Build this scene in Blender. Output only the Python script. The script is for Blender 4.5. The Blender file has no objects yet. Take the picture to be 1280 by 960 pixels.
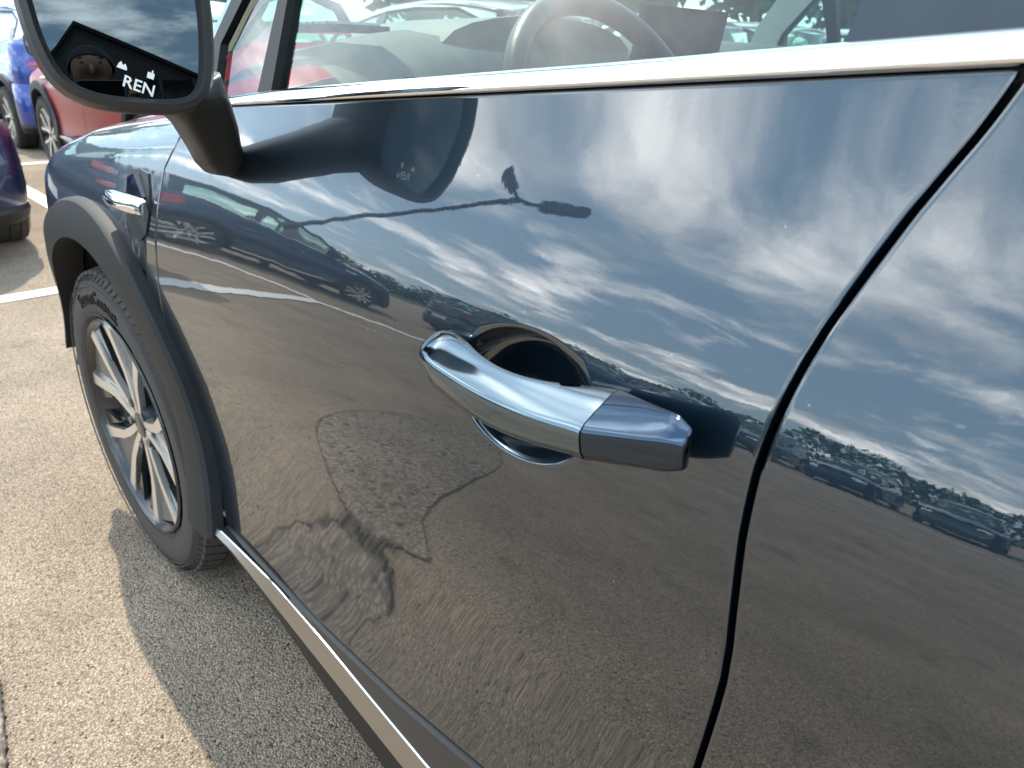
import bpy, math, random
import numpy as np
from mathutils import Vector, Matrix
R = math.radians
random.seed(7)
sc = bpy.context.scene
COL = sc.collection

# ------------------------------------------------------------------ camera
cam_d = bpy.data.cameras.new('camera')
cam = bpy.data.objects.new('camera', cam_d); COL.objects.link(cam)
fw = Vector((0.62920, 0.65827, -0.41327)).normalized()
rt = Vector((0.72783, -0.68557, 0.01613)); rt = (rt - fw*rt.dot(fw)).normalized()
up = rt.cross(fw)
m = Matrix.Identity(4)
for i in range(3):
    m[i][0] = rt[i]; m[i][1] = up[i]; m[i][2] = -fw[i]
m.translation = Vector((-0.3503, -1.5201, 1.0661))
cam.matrix_world = m
cam_d.sensor_width = 36; cam_d.lens = 897.2/1280*36
cam_d.clip_start = 0.02; cam_d.clip_end = 3000
cam_d.dof.use_dof = True; cam_d.dof.focus_distance = 0.72; cam_d.dof.aperture_fstop = 11
sc.camera = cam

# ------------------------------------------------------------------ light and sky
SUN = Vector((0.145, 0.62, 1.0)).normalized()
sun_el = math.asin(SUN.z); sun_az = math.atan2(SUN.x, SUN.y)
sd = bpy.data.lights.new('sun', 'SUN'); sd.energy = 5.0; sd.angle = R(0.55); sd.color = (1.0, 0.91, 0.78)
so = bpy.data.objects.new('sun', sd); COL.objects.link(so)
so.rotation_euler = SUN.to_track_quat('Z', 'Y').to_euler(); so.location = (5, 10, 25)

world = bpy.data.worlds.new('World'); sc.world = world; world.use_nodes = True
wn = world.node_tree; wn.nodes.clear()
def WN(t, **kw):
    n = wn.nodes.new(t)
    for k, v in kw.items(): setattr(n, k, v)
    return n
def wl(a, b): wn.links.new(a, b)
sky = WN('ShaderNodeTexSky', sky_type='NISHITA'); sky.sun_disc = False
sky.sun_elevation = sun_el; sky.sun_rotation = sun_az; sky.air_density = 1.0; sky.dust_density = 0.6; sky.ozone_density = 0.9
tc = WN('ShaderNodeTexCoord'); sep = WN('ShaderNodeSeparateXYZ'); wl(tc.outputs['Generated'], sep.inputs[0])
def wmath(op, a, b=None, clamp=False):
    n = WN('ShaderNodeMath', operation=op); n.use_clamp = clamp
    for i, v in enumerate((a, b)):
        if v is None: continue
        if isinstance(v, (int, float)): n.inputs[i].default_value = v
        else: wl(v, n.inputs[i])
    return n.outputs[0]
zc = wmath('MAXIMUM', sep.outputs[2], 0.0)
zz = wmath('ADD', zc, 0.10)
px = wmath('DIVIDE', sep.outputs[0], zz); py = wmath('DIVIDE', sep.outputs[1], zz)
cmb = WN('ShaderNodeCombineXYZ'); wl(px, cmb.inputs[0]); wl(py, cmb.inputs[1])
def wnoise(scale, detail, rough, off, stretch=(1, 1, 1), dist=0.0):
    mp = WN('ShaderNodeMapping'); mp.inputs['Location'].default_value = off; mp.inputs['Scale'].default_value = stretch
    wl(cmb.outputs[0], mp.inputs[0])
    n = WN('ShaderNodeTexNoise'); n.inputs['Scale'].default_value = scale; n.inputs['Detail'].default_value = detail
    n.inputs['Roughness'].default_value = rough; n.inputs['Distortion'].default_value = dist
    wl(mp.outputs[0], n.inputs['Vector']); return n.outputs['Fac']
def wramp(v, a, b):
    n = WN('ShaderNodeMapRange'); n.interpolation_type = 'SMOOTHSTEP'
    n.inputs['From Min'].default_value = a; n.inputs['From Max'].default_value = b
    wl(v, n.inputs['Value']); return n.outputs[0]
n1 = wnoise(0.70, 8, 0.56, (5.6, 9.4, 0), (1, 1, 1), 0.35)
n2 = wnoise(1.9, 8, 0.58, (7.3, 4.2, 0), (0.8, 1.0, 1), 0.5)
cl = wmath('ADD', wmath('ADD', wramp(n1, 0.47, 0.64), wmath('MULTIPLY', wramp(n2, 0.54, 0.74), 0.6)), 0.0, True)
shade = wramp(wnoise(1.5, 6, 0.55, (9.1, 2.2, 0)), 0.35, 0.70)
cmix = WN('ShaderNodeMix', data_type='RGBA'); wl(shade, cmix.inputs[0])
cmix.inputs[6].default_value = (13.5, 14.8, 15.6, 1); cmix.inputs[7].default_value = (43.0, 42.8, 41.6, 1)
smix = WN('ShaderNodeMix', data_type='RGBA'); wl(wmath('MULTIPLY', cl, 0.9), smix.inputs[0])
hz = WN('ShaderNodeMix', data_type='RGBA'); hz.inputs[0].default_value = 0.5; hz.inputs[7].default_value = (10.4, 15.2, 19.4, 1)
wl(sky.outputs[0], hz.inputs[6]); wl(hz.outputs[2], smix.inputs[6]); wl(cmix.outputs[2], smix.inputs[7])
bg = WN('ShaderNodeBackground'); bg.inputs[1].default_value = 0.15
wl(smix.outputs[2], bg.inputs[0])
wo = WN('ShaderNodeOutputWorld'); wl(bg.outputs[0], wo.inputs[0])

vs = sc.view_settings
vs.view_transform = 'Standard'; vs.look = 'None'; vs.gamma = 1; vs.use_curve_mapping = False; vs.exposure = 0.27
sc.cycles.max_bounces = 12; sc.cycles.transparent_max_bounces = 16; sc.cycles.glossy_bounces = 6
sc.cycles.caustics_reflective = False; sc.cycles.caustics_refractive = False
sc.cycles.sample_clamp_indirect = 6; sc.cycles.use_denoising = True

# ------------------------------------------------------------------ materials
MAT = {}
def new_mat(name):
    m = bpy.data.materials.new(name); m.use_nodes = True; MAT[name] = m
    nt = m.node_tree; return m, nt, nt.nodes['Principled BSDF']
def simple(name, col, rough=0.5, metal=0.0, coat=0.0, spec=0.5, noise=0.0, nscale=200, bump=0.0, bscale=300, ior=None, coat_ior=1.5):
    m, nt, b = new_mat(name)
    b.inputs['Base Color'].default_value = (*col, 1); b.inputs['Roughness'].default_value = rough
    b.inputs['Metallic'].default_value = metal; b.inputs['Coat Weight'].default_value = coat
    b.inputs['Coat Roughness'].default_value = 0.01; b.inputs['Coat IOR'].default_value = coat_ior
    b.inputs['Specular IOR Level'].default_value = spec
    if ior: b.inputs['IOR'].default_value = ior
    if noise or bump:
        t = nt.nodes.new('ShaderNodeTexCoord')
        if noise:
            n = nt.nodes.new('ShaderNodeTexNoise'); n.inputs['Scale'].default_value = nscale; n.inputs['Detail'].default_value = 5
            nt.links.new(t.outputs['Object'], n.inputs['Vector'])
            mx = nt.nodes.new('ShaderNodeMix'); mx.data_type = 'RGBA'
            mx.inputs[6].default_value = (*[c*(1-noise) for c in col], 1); mx.inputs[7].default_value = (*[min(1, c*(1+noise)) for c in col], 1)
            nt.links.new(n.outputs['Fac'], mx.inputs[0]); nt.links.new(mx.outputs[2], b.inputs['Base Color'])
        if bump:
            n = nt.nodes.new('ShaderNodeTexNoise'); n.inputs['Scale'].default_value = bscale; n.inputs['Detail'].default_value = 3
            nt.links.new(t.outputs['Object'], n.inputs['Vector'])
            bp = nt.nodes.new('ShaderNodeBump'); bp.inputs['Strength'].default_value = bump; bp.inputs['Distance'].default_value = 0.002
            nt.links.new(n.outputs['Fac'], bp.inputs['Height']); nt.links.new(bp.outputs[0], b.inputs['Normal'])
    return m
def paint(name, col, metal=0.6, rough=0.32, coat_ior=1.9, wave=True, coat=1.0, spec=0.5):
    """metallic base under a clear coat with faint dust specks"""
    m, nt, b = new_mat(name)
    b.inputs['Metallic'].default_value = metal; b.inputs['Roughness'].default_value = rough
    b.inputs['Coat Weight'].default_value = coat; b.inputs['Specular IOR Level'].default_value = spec; b.inputs['Coat Roughness'].default_value = 0.004; b.inputs['Coat IOR'].default_value = coat_ior
    t = nt.nodes.new('ShaderNodeTexCoord')
    v = nt.nodes.new('ShaderNodeTexVoronoi'); v.inputs['Scale'].default_value = 70
    nt.links.new(t.outputs['Object'], v.inputs['Vector'])
    n = nt.nodes.new('ShaderNodeTexNoise'); n.inputs['Scale'].default_value = 9
    nt.links.new(t.outputs['Object'], n.inputs['Vector'])
    # dust: tiny pale specks in a few of the cells
    mr = nt.nodes.new('ShaderNodeMapRange'); mr.inputs['From Min'].default_value = 0.065; mr.inputs['From Max'].default_value = 0.02
    nt.links.new(v.outputs['Distance'], mr.inputs['Value'])
    cut = nt.nodes.new('ShaderNodeMath'); cut.operation = 'GREATER_THAN'; cut.inputs[1].default_value = 0.86
    sp = nt.nodes.new('ShaderNodeSeparateColor'); nt.links.new(v.outputs['Color'], sp.inputs[0]); nt.links.new(sp.outputs[0], cut.inputs[0])
    mu = nt.nodes.new('ShaderNodeMath'); mu.operation = 'MULTIPLY'; nt.links.new(mr.outputs[0], mu.inputs[0]); nt.links.new(cut.outputs[0], mu.inputs[1])
    mx = nt.nodes.new('ShaderNodeMix'); mx.data_type = 'RGBA'
    mx.inputs[6].default_value = (*col, 1); mx.inputs[7].default_value = (0.28, 0.26, 0.24, 1)
    nt.links.new(mu.outputs[0], mx.inputs[0]); nt.links.new(mx.outputs[2], b.inputs['Base Color'])
    # film of dust dulls the coat a little in patches
    if wave:
        bp = nt.nodes.new('ShaderNodeBump'); bp.inputs['Strength'].default_value = 0.0035; bp.inputs['Distance'].default_value = 0.002
        n2 = nt.nodes.new('ShaderNodeTexNoise'); n2.inputs['Scale'].default_value = 260; n2.inputs['Detail'].default_value = 2
        nt.links.new(t.outputs['Object'], n2.inputs['Vector']); nt.links.new(n2.outputs['Fac'], bp.inputs['Height'])
        n3 = nt.nodes.new('ShaderNodeTexNoise'); n3.inputs['Scale'].default_value = 11; n3.inputs['Detail'].default_value = 1.5
        bp2 = nt.nodes.new('ShaderNodeBump'); bp2.inputs['Strength'].default_value = 0.5; bp2.inputs['Distance'].default_value = 0.0009
        nt.links.new(t.outputs['Object'], n3.inputs['Vector']); nt.links.new(n3.outputs['Fac'], bp2.inputs['Height']); nt.links.new(bp.outputs[0], bp2.inputs['Normal'])
        nt.links.new(bp2.outputs[0], b.inputs['Coat Normal'])
    return m
paint('paint_navy', (0.005, 0.018, 0.032), metal=0.75, coat_ior=1.90)
paint('paint_blue', (0.012, 0.045, 0.26), metal=0.3, coat_ior=1.5)
paint('paint_red', (0.36, 0.008, 0.022), metal=0.0, coat_ior=1.4, coat=0.25, spec=0.12)
paint('paint_dark_blue', (0.003, 0.013, 0.055), coat_ior=1.4)
paint('paint_silver', (0.52, 0.54, 0.56), metal=0.7, coat_ior=1.5)
paint('paint_white', (0.78, 0.78, 0.77), metal=0.0, coat_ior=1.5)
paint('paint_black', (0.008, 0.009, 0.012), metal=0.3, coat_ior=1.6)
paint('paint_grey', (0.09, 0.10, 0.11), coat_ior=1.6)
simple('plastic', (0.013, 0.0135, 0.014), 0.55, spec=0.28, bump=0.25, bscale=900, noise=0.25, nscale=14)
simple('black', (0.004, 0.004, 0.004), 0.8)
simple('black_satin', (0.006, 0.006, 0.007), 0.35)
simple('gloss_black', (0.006, 0.006, 0.007), 0.06, coat=1.0)
simple('rubber_seal', (0.006, 0.006, 0.006), 0.5, spec=0.25)
simple('housing', (0.022, 0.021, 0.020), 0.38, bump=0.12, bscale=1200)
simple('chrome', (0.86, 0.88, 0.90), 0.045, 1.0)
simple('satin_chrome', (0.40, 0.385, 0.36), 0.38, 1.0)
simple('chrome_handle', (0.15, 0.195, 0.23), 0.11, 1.0)
simple('chrome_dark_reflect', (0.055, 0.078, 0.112), 0.06, 1.0)  # cap chrome tinted dark navy, standing in for dark legs reflected in it
simple('mirror_glass', (0.06, 0.077, 0.088), 0.005, 1.0)
simple('tyre', (0.045, 0.040, 0.036), 0.78, bump=0.3, bscale=400, noise=0.35, nscale=22)
simple('rim_silver', (0.86, 0.85, 0.82), 0.36, 1.0, noise=0.06, nscale=90)
simple('rim_dark', (0.028, 0.030, 0.032), 0.3, 0.4, coat=0.6)
simple('rim_grey', (0.11, 0.115, 0.12), 0.35, 0.6, coat=0.4)
simple('disc', (0.20, 0.18, 0.17), 0.4, 1.0)
simple('tail_red', (0.42, 0.006, 0.010), 0.12, coat=1.0)
simple('lamp_clear', (0.75, 0.78, 0.80), 0.06, 0.4, coat=1.0)
simple('dash', (0.045, 0.052, 0.047), 0.62, bump=0.5, bscale=700)
simple('dash_light', (0.11, 0.12, 0.115), 0.55, bump=0.4, bscale=700)
simple('leather', (0.022, 0.024, 0.025), 0.38, bump=0.05, bscale=900)
simple('screen', (0.012, 0.014, 0.016), 0.10, coat=0.5)
simple('seat_cloth', (0.10, 0.10, 0.10), 0.85, bump=0.4, bscale=500)
simple('headliner', (0.62, 0.60, 0.56), 0.9)
simple('reflected_white', (0.80, 0.80, 0.78), 0.5)  # white of the sign reflection laid on the mirror glass
simple('plate_white', (0.78, 0.78, 0.74), 0.4)
simple('lamp_post', (0.06, 0.065, 0.07), 0.45, 0.3)
simple('cladding_dark', (0.030, 0.029, 0.028), 0.42)
simple('skin', (0.30, 0.165, 0.115), 0.55)
simple('hair', (0.012, 0.009, 0.007), 0.6)
simple('shirt', (0.018, 0.020, 0.026), 0.85, bump=0.3, bscale=300)
simple('trousers', (0.02, 0.022, 0.035), 0.85)
simple('shoe', (0.02, 0.018, 0.016), 0.5)
simple('joint', (0.045, 0.040, 0.036), 0.9)
simple('bark', (0.10, 0.075, 0.05), 0.9, noise=0.4, nscale=12)

def glass_mat(name, tint, ior=1.5, rough=0.0):
    m = bpy.data.materials.new(name); m.use_nodes = True; MAT[name] = m
    nt = m.node_tree; nt.nodes.clear()
    o = nt.nodes.new('ShaderNodeOutputMaterial'); mx = nt.nodes.new('ShaderNodeMixShader')
    lw = nt.nodes.new('ShaderNodeLayerWeight'); pw = nt.nodes.new('ShaderNodeMath'); pw.operation = 'POWER'; pw.inputs[1].default_value = 4.2
    fr = nt.nodes.new('ShaderNodeMapRange'); fr.inputs['To Min'].default_value = ((ior-1)/(ior+1))**2*1.1; nt.links.new(lw.outputs['Facing'], pw.inputs[0]); nt.links.new(pw.outputs[0], fr.inputs['Value'])
    t = nt.nodes.new('ShaderNodeBsdfTransparent'); t.inputs[0].default_value = (*tint, 1)
    g = nt.nodes.new('ShaderNodeBsdfGlossy'); g.inputs['Roughness'].default_value = rough
    nt.links.new(fr.outputs[0], mx.inputs[0]); nt.links.new(t.outputs[0], mx.inputs[1]); nt.links.new(g.outputs[0], mx.inputs[2])
    nt.links.new(mx.outputs[0], o.inputs[0]); return m
glass_mat('glass', (0.72, 0.86, 0.80), 1.75)
glass_mat('glass_clear', (0.85, 0.93, 0.89), 1.5)

def ground_mat(name, a, b, c, scale, bumpd, pits=0.035, blotch=0.27):
    """asphalt: stones of differing tint with dark binder between them"""
    m, nt, p = new_mat(name)
    L = nt.links.new
    t = nt.nodes.new('ShaderNodeTexCoord')
    v = nt.nodes.new('ShaderNodeTexVoronoi'); v.inputs['Scale'].default_value = scale; v.inputs['Randomness'].default_value = 1
    v2 = nt.nodes.new('ShaderNodeTexVoronoi'); v2.inputs['Scale'].default_value = scale*2.3
    n = nt.nodes.new('ShaderNodeTexNoise'); n.inputs['Scale'].default_value = 1.6; n.inputs['Detail'].default_value = 8; n.inputs['Roughness'].default_value = 0.65
    n3 = nt.nodes.new('ShaderNodeTexNoise'); n3.inputs['Scale'].default_value = scale*0.6; n3.inputs['Detail'].default_value = 6
    for q in (v, v2, n, n3): L(t.outputs['Object'], q.inputs['Vector'])
    sp = nt.nodes.new('ShaderNodeSeparateColor'); L(v.outputs['Color'], sp.inputs[0])
    r = nt.nodes.new('ShaderNodeValToRGB'); L(sp.outputs[0], r.inputs[0])
    e = r.color_ramp.elements; e[0].color = (*a, 1); e[1].color = (*c, 1); e.new(0.5).color = (*b, 1); e.new(0.86).color = (*[min(1, x*1.05) for x in b], 1); e.new(pits).color = (*[x*.25 for x in a], 1); e.new(pits+.015).color = (*a, 1)
    # binder
    mr = nt.nodes.new('ShaderNodeMapRange'); mr.inputs['From Min'].default_value = 0.30; mr.inputs['From Max'].default_value = 0.62
    mr.inputs['To Min'].default_value = 1.0; mr.inputs['To Max'].default_value = 0.55
    L(v.outputs['Distance'], mr.inputs['Value'])
    bl = nt.nodes.new('ShaderNodeMapRange'); bl.inputs['From Min'].default_value = 0.3; bl.inputs['From Max'].default_value = 0.7
    bl.inputs['To Min'].default_value = 1-blotch; bl.inputs['To Max'].default_value = 1+blotch; L(n.outputs['Fac'], bl.inputs['Value'])
    m1 = nt.nodes.new('ShaderNodeMath'); m1.operation = 'MULTIPLY'; L(mr.outputs[0], m1.inputs[0]); L(bl.outputs[0], m1.inputs[1])
    ns = nt.nodes.new('ShaderNodeTexNoise'); ns.inputs['Scale'].default_value = 4.5; ns.inputs['Detail'].default_value = 5; L(t.outputs['Object'], ns.inputs['Vector'])
    st = nt.nodes.new('ShaderNodeMapRange'); st.inputs['From Min'].default_value = 0.60; st.inputs['From Max'].default_value = 0.74; st.inputs['To Min'].default_value = 1.0; st.inputs['To Max'].default_value = 0.66
    L(ns.outputs['Fac'], st.inputs['Value']); m0 = m1
    m1 = nt.nodes.new('ShaderNodeMath'); m1.operation = 'MULTIPLY'; L(m0.outputs[0], m1.inputs[0]); L(st.outputs[0], m1.inputs[1])
    vm = nt.nodes.new('ShaderNodeVectorMath'); vm.operation = 'SCALE'; L(r.outputs[0], vm.inputs[0]); L(m1.outputs[0], vm.inputs['Scale'])
    L(vm.outputs[0], p.inputs['Base Color']); p.inputs['Roughness'].default_value = 0.85; p.inputs['Specular IOR Level'].default_value = 0.25
    h = nt.nodes.new('ShaderNodeMath'); h.operation = 'ADD'
    hm = nt.nodes.new('ShaderNodeMath'); hm.operation = 'MULTIPLY'; hm.inputs[1].default_value = -1; L(v.outputs['Distance'], hm.inputs[0])
    L(hm.outputs[0], h.inputs[0]); L(n3.outputs['Fac'], h.inputs[1])
    bp = nt.nodes.new('ShaderNodeBump'); bp.inputs['Strength'].default_value = 0.9; bp.inputs['Distance'].default_value = bumpd
    L(h.outputs[0], bp.inputs['Height']); L(bp.outputs[0], p.inputs['Normal'])
    return m
ground_mat('asphalt', (0.265, 0.205, 0.148), (0.405, 0.318, 0.234), (0.56, 0.452, 0.34), 260, 0.004)
ground_mat('asphalt_patch', (0.25, 0.20, 0.155), (0.285, 0.23, 0.18), (0.32, 0.26, 0.205), 70, 0.004, pits=0.10)
ground_mat('grass_ground', (0.04, 0.07, 0.015), (0.07, 0.11, 0.03), (0.10, 0.13, 0.04), 30, 0.02)
def line_mat():
    m, nt, p = new_mat('line_paint'); L = nt.links.new
    t = nt.nodes.new('ShaderNodeTexCoord')
    n = nt.nodes.new('ShaderNodeTexNoise'); n.inputs['Scale'].default_value = 90; n.inputs['Detail'].default_value = 6; n.inputs['Roughness'].default_value = 0.7
    L(t.outputs['Object'], n.inputs['Vector'])
    r = nt.nodes.new('ShaderNodeValToRGB'); L(n.outputs['Fac'], r.inputs[0])
    e = r.color_ramp.elements; e[0].position = 0.33; e[0].color = (0.28, 0.24, 0.20, 1); e[1].position = 0.46; e[1].color = (0.78, 0.77, 0.74, 1)
    L(r.outputs[0], p.inputs['Base Color']); p.inputs['Roughness'].default_value = 0.7
    bp = nt.nodes.new('ShaderNodeBump'); bp.inputs['Strength'].default_value = 0.5; bp.inputs['Distance'].default_value = 0.004
    L(n.outputs['Fac'], bp.inputs['Height']); L(bp.outputs[0], p.inputs['Normal'])
line_mat()
def leaf_mat(name, a, b):
    m, nt, p = new_mat(name); L = nt.links.new
    g = nt.nodes.new('ShaderNodeNewGeometry'); mx = nt.nodes.new('ShaderNodeMix'); mx.data_type = 'RGBA'
    mx.inputs[6].default_value = (*a, 1); mx.inputs[7].default_value = (*b, 1)
    L(g.outputs['Random Per Island'], mx.inputs[0]); L(mx.outputs[2], p.inputs['Base Color'])
    p.inputs['Roughness'].default_value = 0.6
    if 'Transmission Weight' in p.inputs: p.inputs['Subsurface Weight'].default_value = 0.0
leaf_mat('leaf', (0.035, 0.065, 0.014), (0.085, 0.125, 0.035))
leaf_mat('leaf_yellow', (0.09, 0.12, 0.02), (0.16, 0.18, 0.04))

# ------------------------------------------------------------------ mesh helpers
def tag(o, label=None, cat=None, group=None, kind=None):
    for k, v in (('label', label), ('category', cat), ('group', group), ('kind', kind)):
        if v: o[k] = v
    return o
def mesh(name, V, F, mat, parent=None, smooth=True, sharp=40, loc=None):
    me = bpy.data.meshes.new(name)
    me.from_pydata([tuple(map(float, v)) for v in V], [], [tuple(int(i) for i in f) for f in F])
    me.update()
    me.materials.append(MAT[mat])
    if smooth:
        me.polygons.foreach_set('use_smooth', [True]*len(me.polygons))
        me.set_sharp_from_angle(angle=R(sharp))
    o = bpy.data.objects.new(name, me); COL.objects.link(o)
    if parent: o.parent = parent
    if loc is not None: o.location = loc
    return o
def join(*parts):
    V = []; F = []
    for v, f in parts:
        n = len(V); V += [tuple(x) for x in v]; F += [tuple(i+n for i in q) for q in f]
    return V, F
def grid(P, close_u=False, close_v=False, flip=False):
    """P[nv][nu][3] -> V, F"""
    P = np.asarray(P, float); nv, nu = P.shape[:2]; F = []
    for j in range(nv if close_v else nv-1):
        for i in range(nu if close_u else nu-1):
            a = j*nu+i; b = j*nu+(i+1) % nu; c = ((j+1) % nv)*nu+(i+1) % nu; d = ((j+1) % nv)*nu+i
            F.append((a, d, c, b) if flip else (a, b, c, d))
    return P.reshape(-1, 3).tolist(), F
def panel(P, flip=False, r=0.002, depth=0.016):
    """a curved sheet whose four borders turn inward with a small radius, like a pressed body panel"""
    P = np.asarray(P, float)
    du = np.gradient(P, axis=1); dv = np.gradient(P, axis=0)
    N = np.cross(du, dv); N /= np.linalg.norm(N, axis=2, keepdims=True)+1e-12
    if flip: N = -N                                   # N points outward
    nv, nu = P.shape[:2]
    V, F = grid(P, flip=flip)
    ring = [(0, i) for i in range(nu)] + [(j, nu-1) for j in range(1, nv)] + [(nv-1, i) for i in range(nu-2, -1, -1)] + [(j, 0) for j in range(nv-2, 0, -1)]
    B = np.array([P[q] for q in ring]); BN = np.array([N[q] for q in ring])
    T = np.roll(B, -1, 0)-np.roll(B, 1, 0); T /= np.linalg.norm(T, axis=1, keepdims=True)+1e-12
    O = np.cross(T, BN)
    if flip: O = -O
    O /= np.linalg.norm(O, axis=1, keepdims=True)+1e-12
    rings = [[j*nu+i for j, i in ring]]
    for oo, nn in ((0.7*r, 0.3*r), (r, r), (r, depth)):
        base = len(V); V += (B+O*oo-BN*nn).tolist(); rings.append(list(range(base, base+len(ring))))
    n = len(ring)
    for a, b in zip(rings, rings[1:]):
        for k in range(n):
            q = (a[k], b[k], b[(k+1) % n], a[(k+1) % n])
            F.append(q[::-1] if flip else q)
    return V, F
def box(c, s, rot=None):
    V = [((i-.5)*s[0], (j-.5)*s[1], (k-.5)*s[2]) for i in (0, 1) for j in (0, 1) for k in (0, 1)]
    if rot is not None: V = [tuple(rot @ Vector(v)) for v in V]
    V = [tuple(v[i]+c[i] for i in range(3)) for v in V]
    return V, [(0, 1, 3, 2), (4, 6, 7, 5), (0, 4, 5, 1), (2, 3, 7, 6), (0, 2, 6, 4), (1, 5, 7, 3)]
def tube(path, rad, n=10, cap=True):
    path = [Vector(p) for p in path]; rads = rad if hasattr(rad, '__len__') else [rad]*len(path)
    rows = []; ref = Vector((0, 0, 1))
    t0 = (path[1]-path[0]).normalized()
    if abs(t0.dot(ref)) > .9: ref = Vector((0, 1, 0))
    x = t0.cross(ref).normalized()
    for i, p in enumerate(path):
        t = (path[min(i+1, len(path)-1)]-path[max(i-1, 0)]).normalized()
        x = (x-t*x.dot(t)).normalized(); y = t.cross(x)
        rows.append([tuple(p+(x*math.cos(a)+y*math.sin(a))*rads[i]) for a in [2*math.pi*k/n for k in range(n)]])
    V, F = grid(rows, close_u=True)
    if cap: F += [tuple(range(n))[::-1], tuple(range(len(V)-n, len(V)))]
    return V, F
def lathe(prof, n=64, axis='x', close=False):
    """prof: list of (axial, radius) turned about the x axis"""
    rows = [[(a, r*math.cos(t), r*math.sin(t)) for t in [2*math.pi*k/n for k in range(n)]] for a, r in prof]
    return grid(rows, close_u=True, close_v=close)
def prism(poly, fpos, th):
    """poly of 2-D points, fpos(p, d) -> 3-D point at depth d; a plate of thickness th"""
    n = len(poly); V = [fpos(p, 0) for p in poly]+[fpos(p, th) for p in poly]
    F = [tuple(range(n)), tuple(range(2*n-1, n-1, -1))]+[(i, n+i, n+(i+1) % n, (i+1) % n) for i in range(n)]
    return V, F
def fix_normals(o):
    import bmesh
    bm = bmesh.new(); bm.from_mesh(o.data); bmesh.ops.recalc_face_normals(bm, faces=bm.faces); bm.to_mesh(o.data); bm.free()
    return o

# ------------------------------------------------------------------ the car: y runs forward from the front axle, left skin near x = 0
XC = 0.87                                            # distance from the left skin to the car's centre plane
ZK = [.15, .30, .38, .45, .52, .60, .68, .75, .80, .84, .87, .92, .97, 1.02, 1.06, 1.20]
AK = [13, 13, 12, 9, 3, -2, -.5, 4, 8.5, 12, 14.5, 18, 20.5, 19.0, 16.0, 16]   # tilt of the flank with height, degrees
_z = np.linspace(.1, 1.3, 1201); _a = np.interp(_z, ZK, AK)
_k = np.hanning(61); _k /= _k.sum(); _a = np.convolve(np.pad(_a, 30, mode='edge'), _k, 'valid')
_x = np.concatenate([[0], np.cumsum(np.tan(np.radians((_a[1:]+_a[:-1])/2))*(_z[1]-_z[0]))]); _x -= np.interp(.85, _z, _x)
_py = np.linspace(-2.8, 1.0, 381); _pc = np.interp(_py, [-2.8, -2.3, -1.9, -.80, -.55, -.20, .0, 1.0], [0, -.03, .06, .06, .0, -.16, .0, 0])
_pc = np.convolve(np.pad(_pc, 12, mode='edge'), np.hanning(25)/np.hanning(25).sum(), 'valid')
_ps = np.cumsum(_pc)*.01; _ps -= np.interp(-1.25, _py, _ps); _px = np.cumsum(_ps)*.01; _px -= np.interp(-1.25, _py, _px)   # plan curve of the flank
def tilt(z): return np.radians(np.interp(z, _z, _a))
def S(y, z):
    y = np.asarray(y, float); z = np.asarray(z, float)
    x = np.interp(z, _z, _x)+np.interp(y, _py, _px)
    x = x+.24*np.clip((y-.20)/.62, 0, 1)**2.2+.16*np.clip((-2.75-y)/.6, 0, 1)**2.0
    for yc in (0.0, -2.64):                          # swell round the wheel arches
        x = x-.012*np.exp(-((y-yc)/.42)**2)*np.exp(-((z-.72)/.16)**2)
    return x
def belt(y): return 1.003+.0715*(-.545-np.asarray(y, float))
def G(y, z): return S(y, 1.05)+.012+(np.asarray(z, float)-1.05)*.46      # plane of the side windows
def interp(x, xs, ys): return np.interp(x, xs, ys)
DF = ([.30, .362, .395, .43, .50, .60, .71, .815, .908, .954, 1.0, 1.03], [-.60, -.513, -.438, -.380, -.345, -.338, -.346, -.347, -.358, -.398, -.487, -.57])
DR = ([.35, .45, .50, .55, .617, .6515, .681, .708, .735, .777, .809, .828, .85, .869, .8855, .90, .919, .938, .9587, .979, .997, 1.017, 1.036, 1.053, 1.064, 1.10],
      [-1.312, -1.334, -1.3445, -1.353, -1.362, -1.3656, -1.3683, -1.3700, -1.3692, -1.3649, -1.3612, -1.3600, -1.3590, -1.3598, -1.3617, -1.3638, -1.3676, -1.3724, -1.3793, -1.3862, -1.3925, -1.401, -1.4095, -1.4157, -1.4192, -1.430])
def door_bottom(y): return interp(-np.asarray(y), [.48, .54, .83, 1.01, 1.157, 1.4, 2.4], [.378, .385, .395, .409, .428, .440, .445])
AR = 0.43                                            # radius at which the painted panels meet the arch cladding

def section(y, w, zt, r, phimax):
    """the flank carried over a rounded shoulder: w is measured from where the rounding starts at height zt"""
    if w <= 0:
        return float(S(y, zt+w)), zt+w
    a0 = float(tilt(zt)); x0 = float(S(y, zt)); L = r*(phimax-a0); q = min(w, L)
    ph = a0+q/r
    x = x0+r*(math.cos(a0)-math.cos(ph)); z = zt+r*(math.sin(ph)-math.sin(a0))
    if w > L: x += (w-L)*math.sin(phimax); z += (w-L)*math.cos(phimax)
    return x, z
def zt_f(y): return float(np.interp(-y, [-.8, -.5, -.1, .25, .45, .60], [.70, .775, .868, .915, .945, .965]))
HR, HPHI, HW = .085, R(78), .155                      # bonnet shoulder

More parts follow.
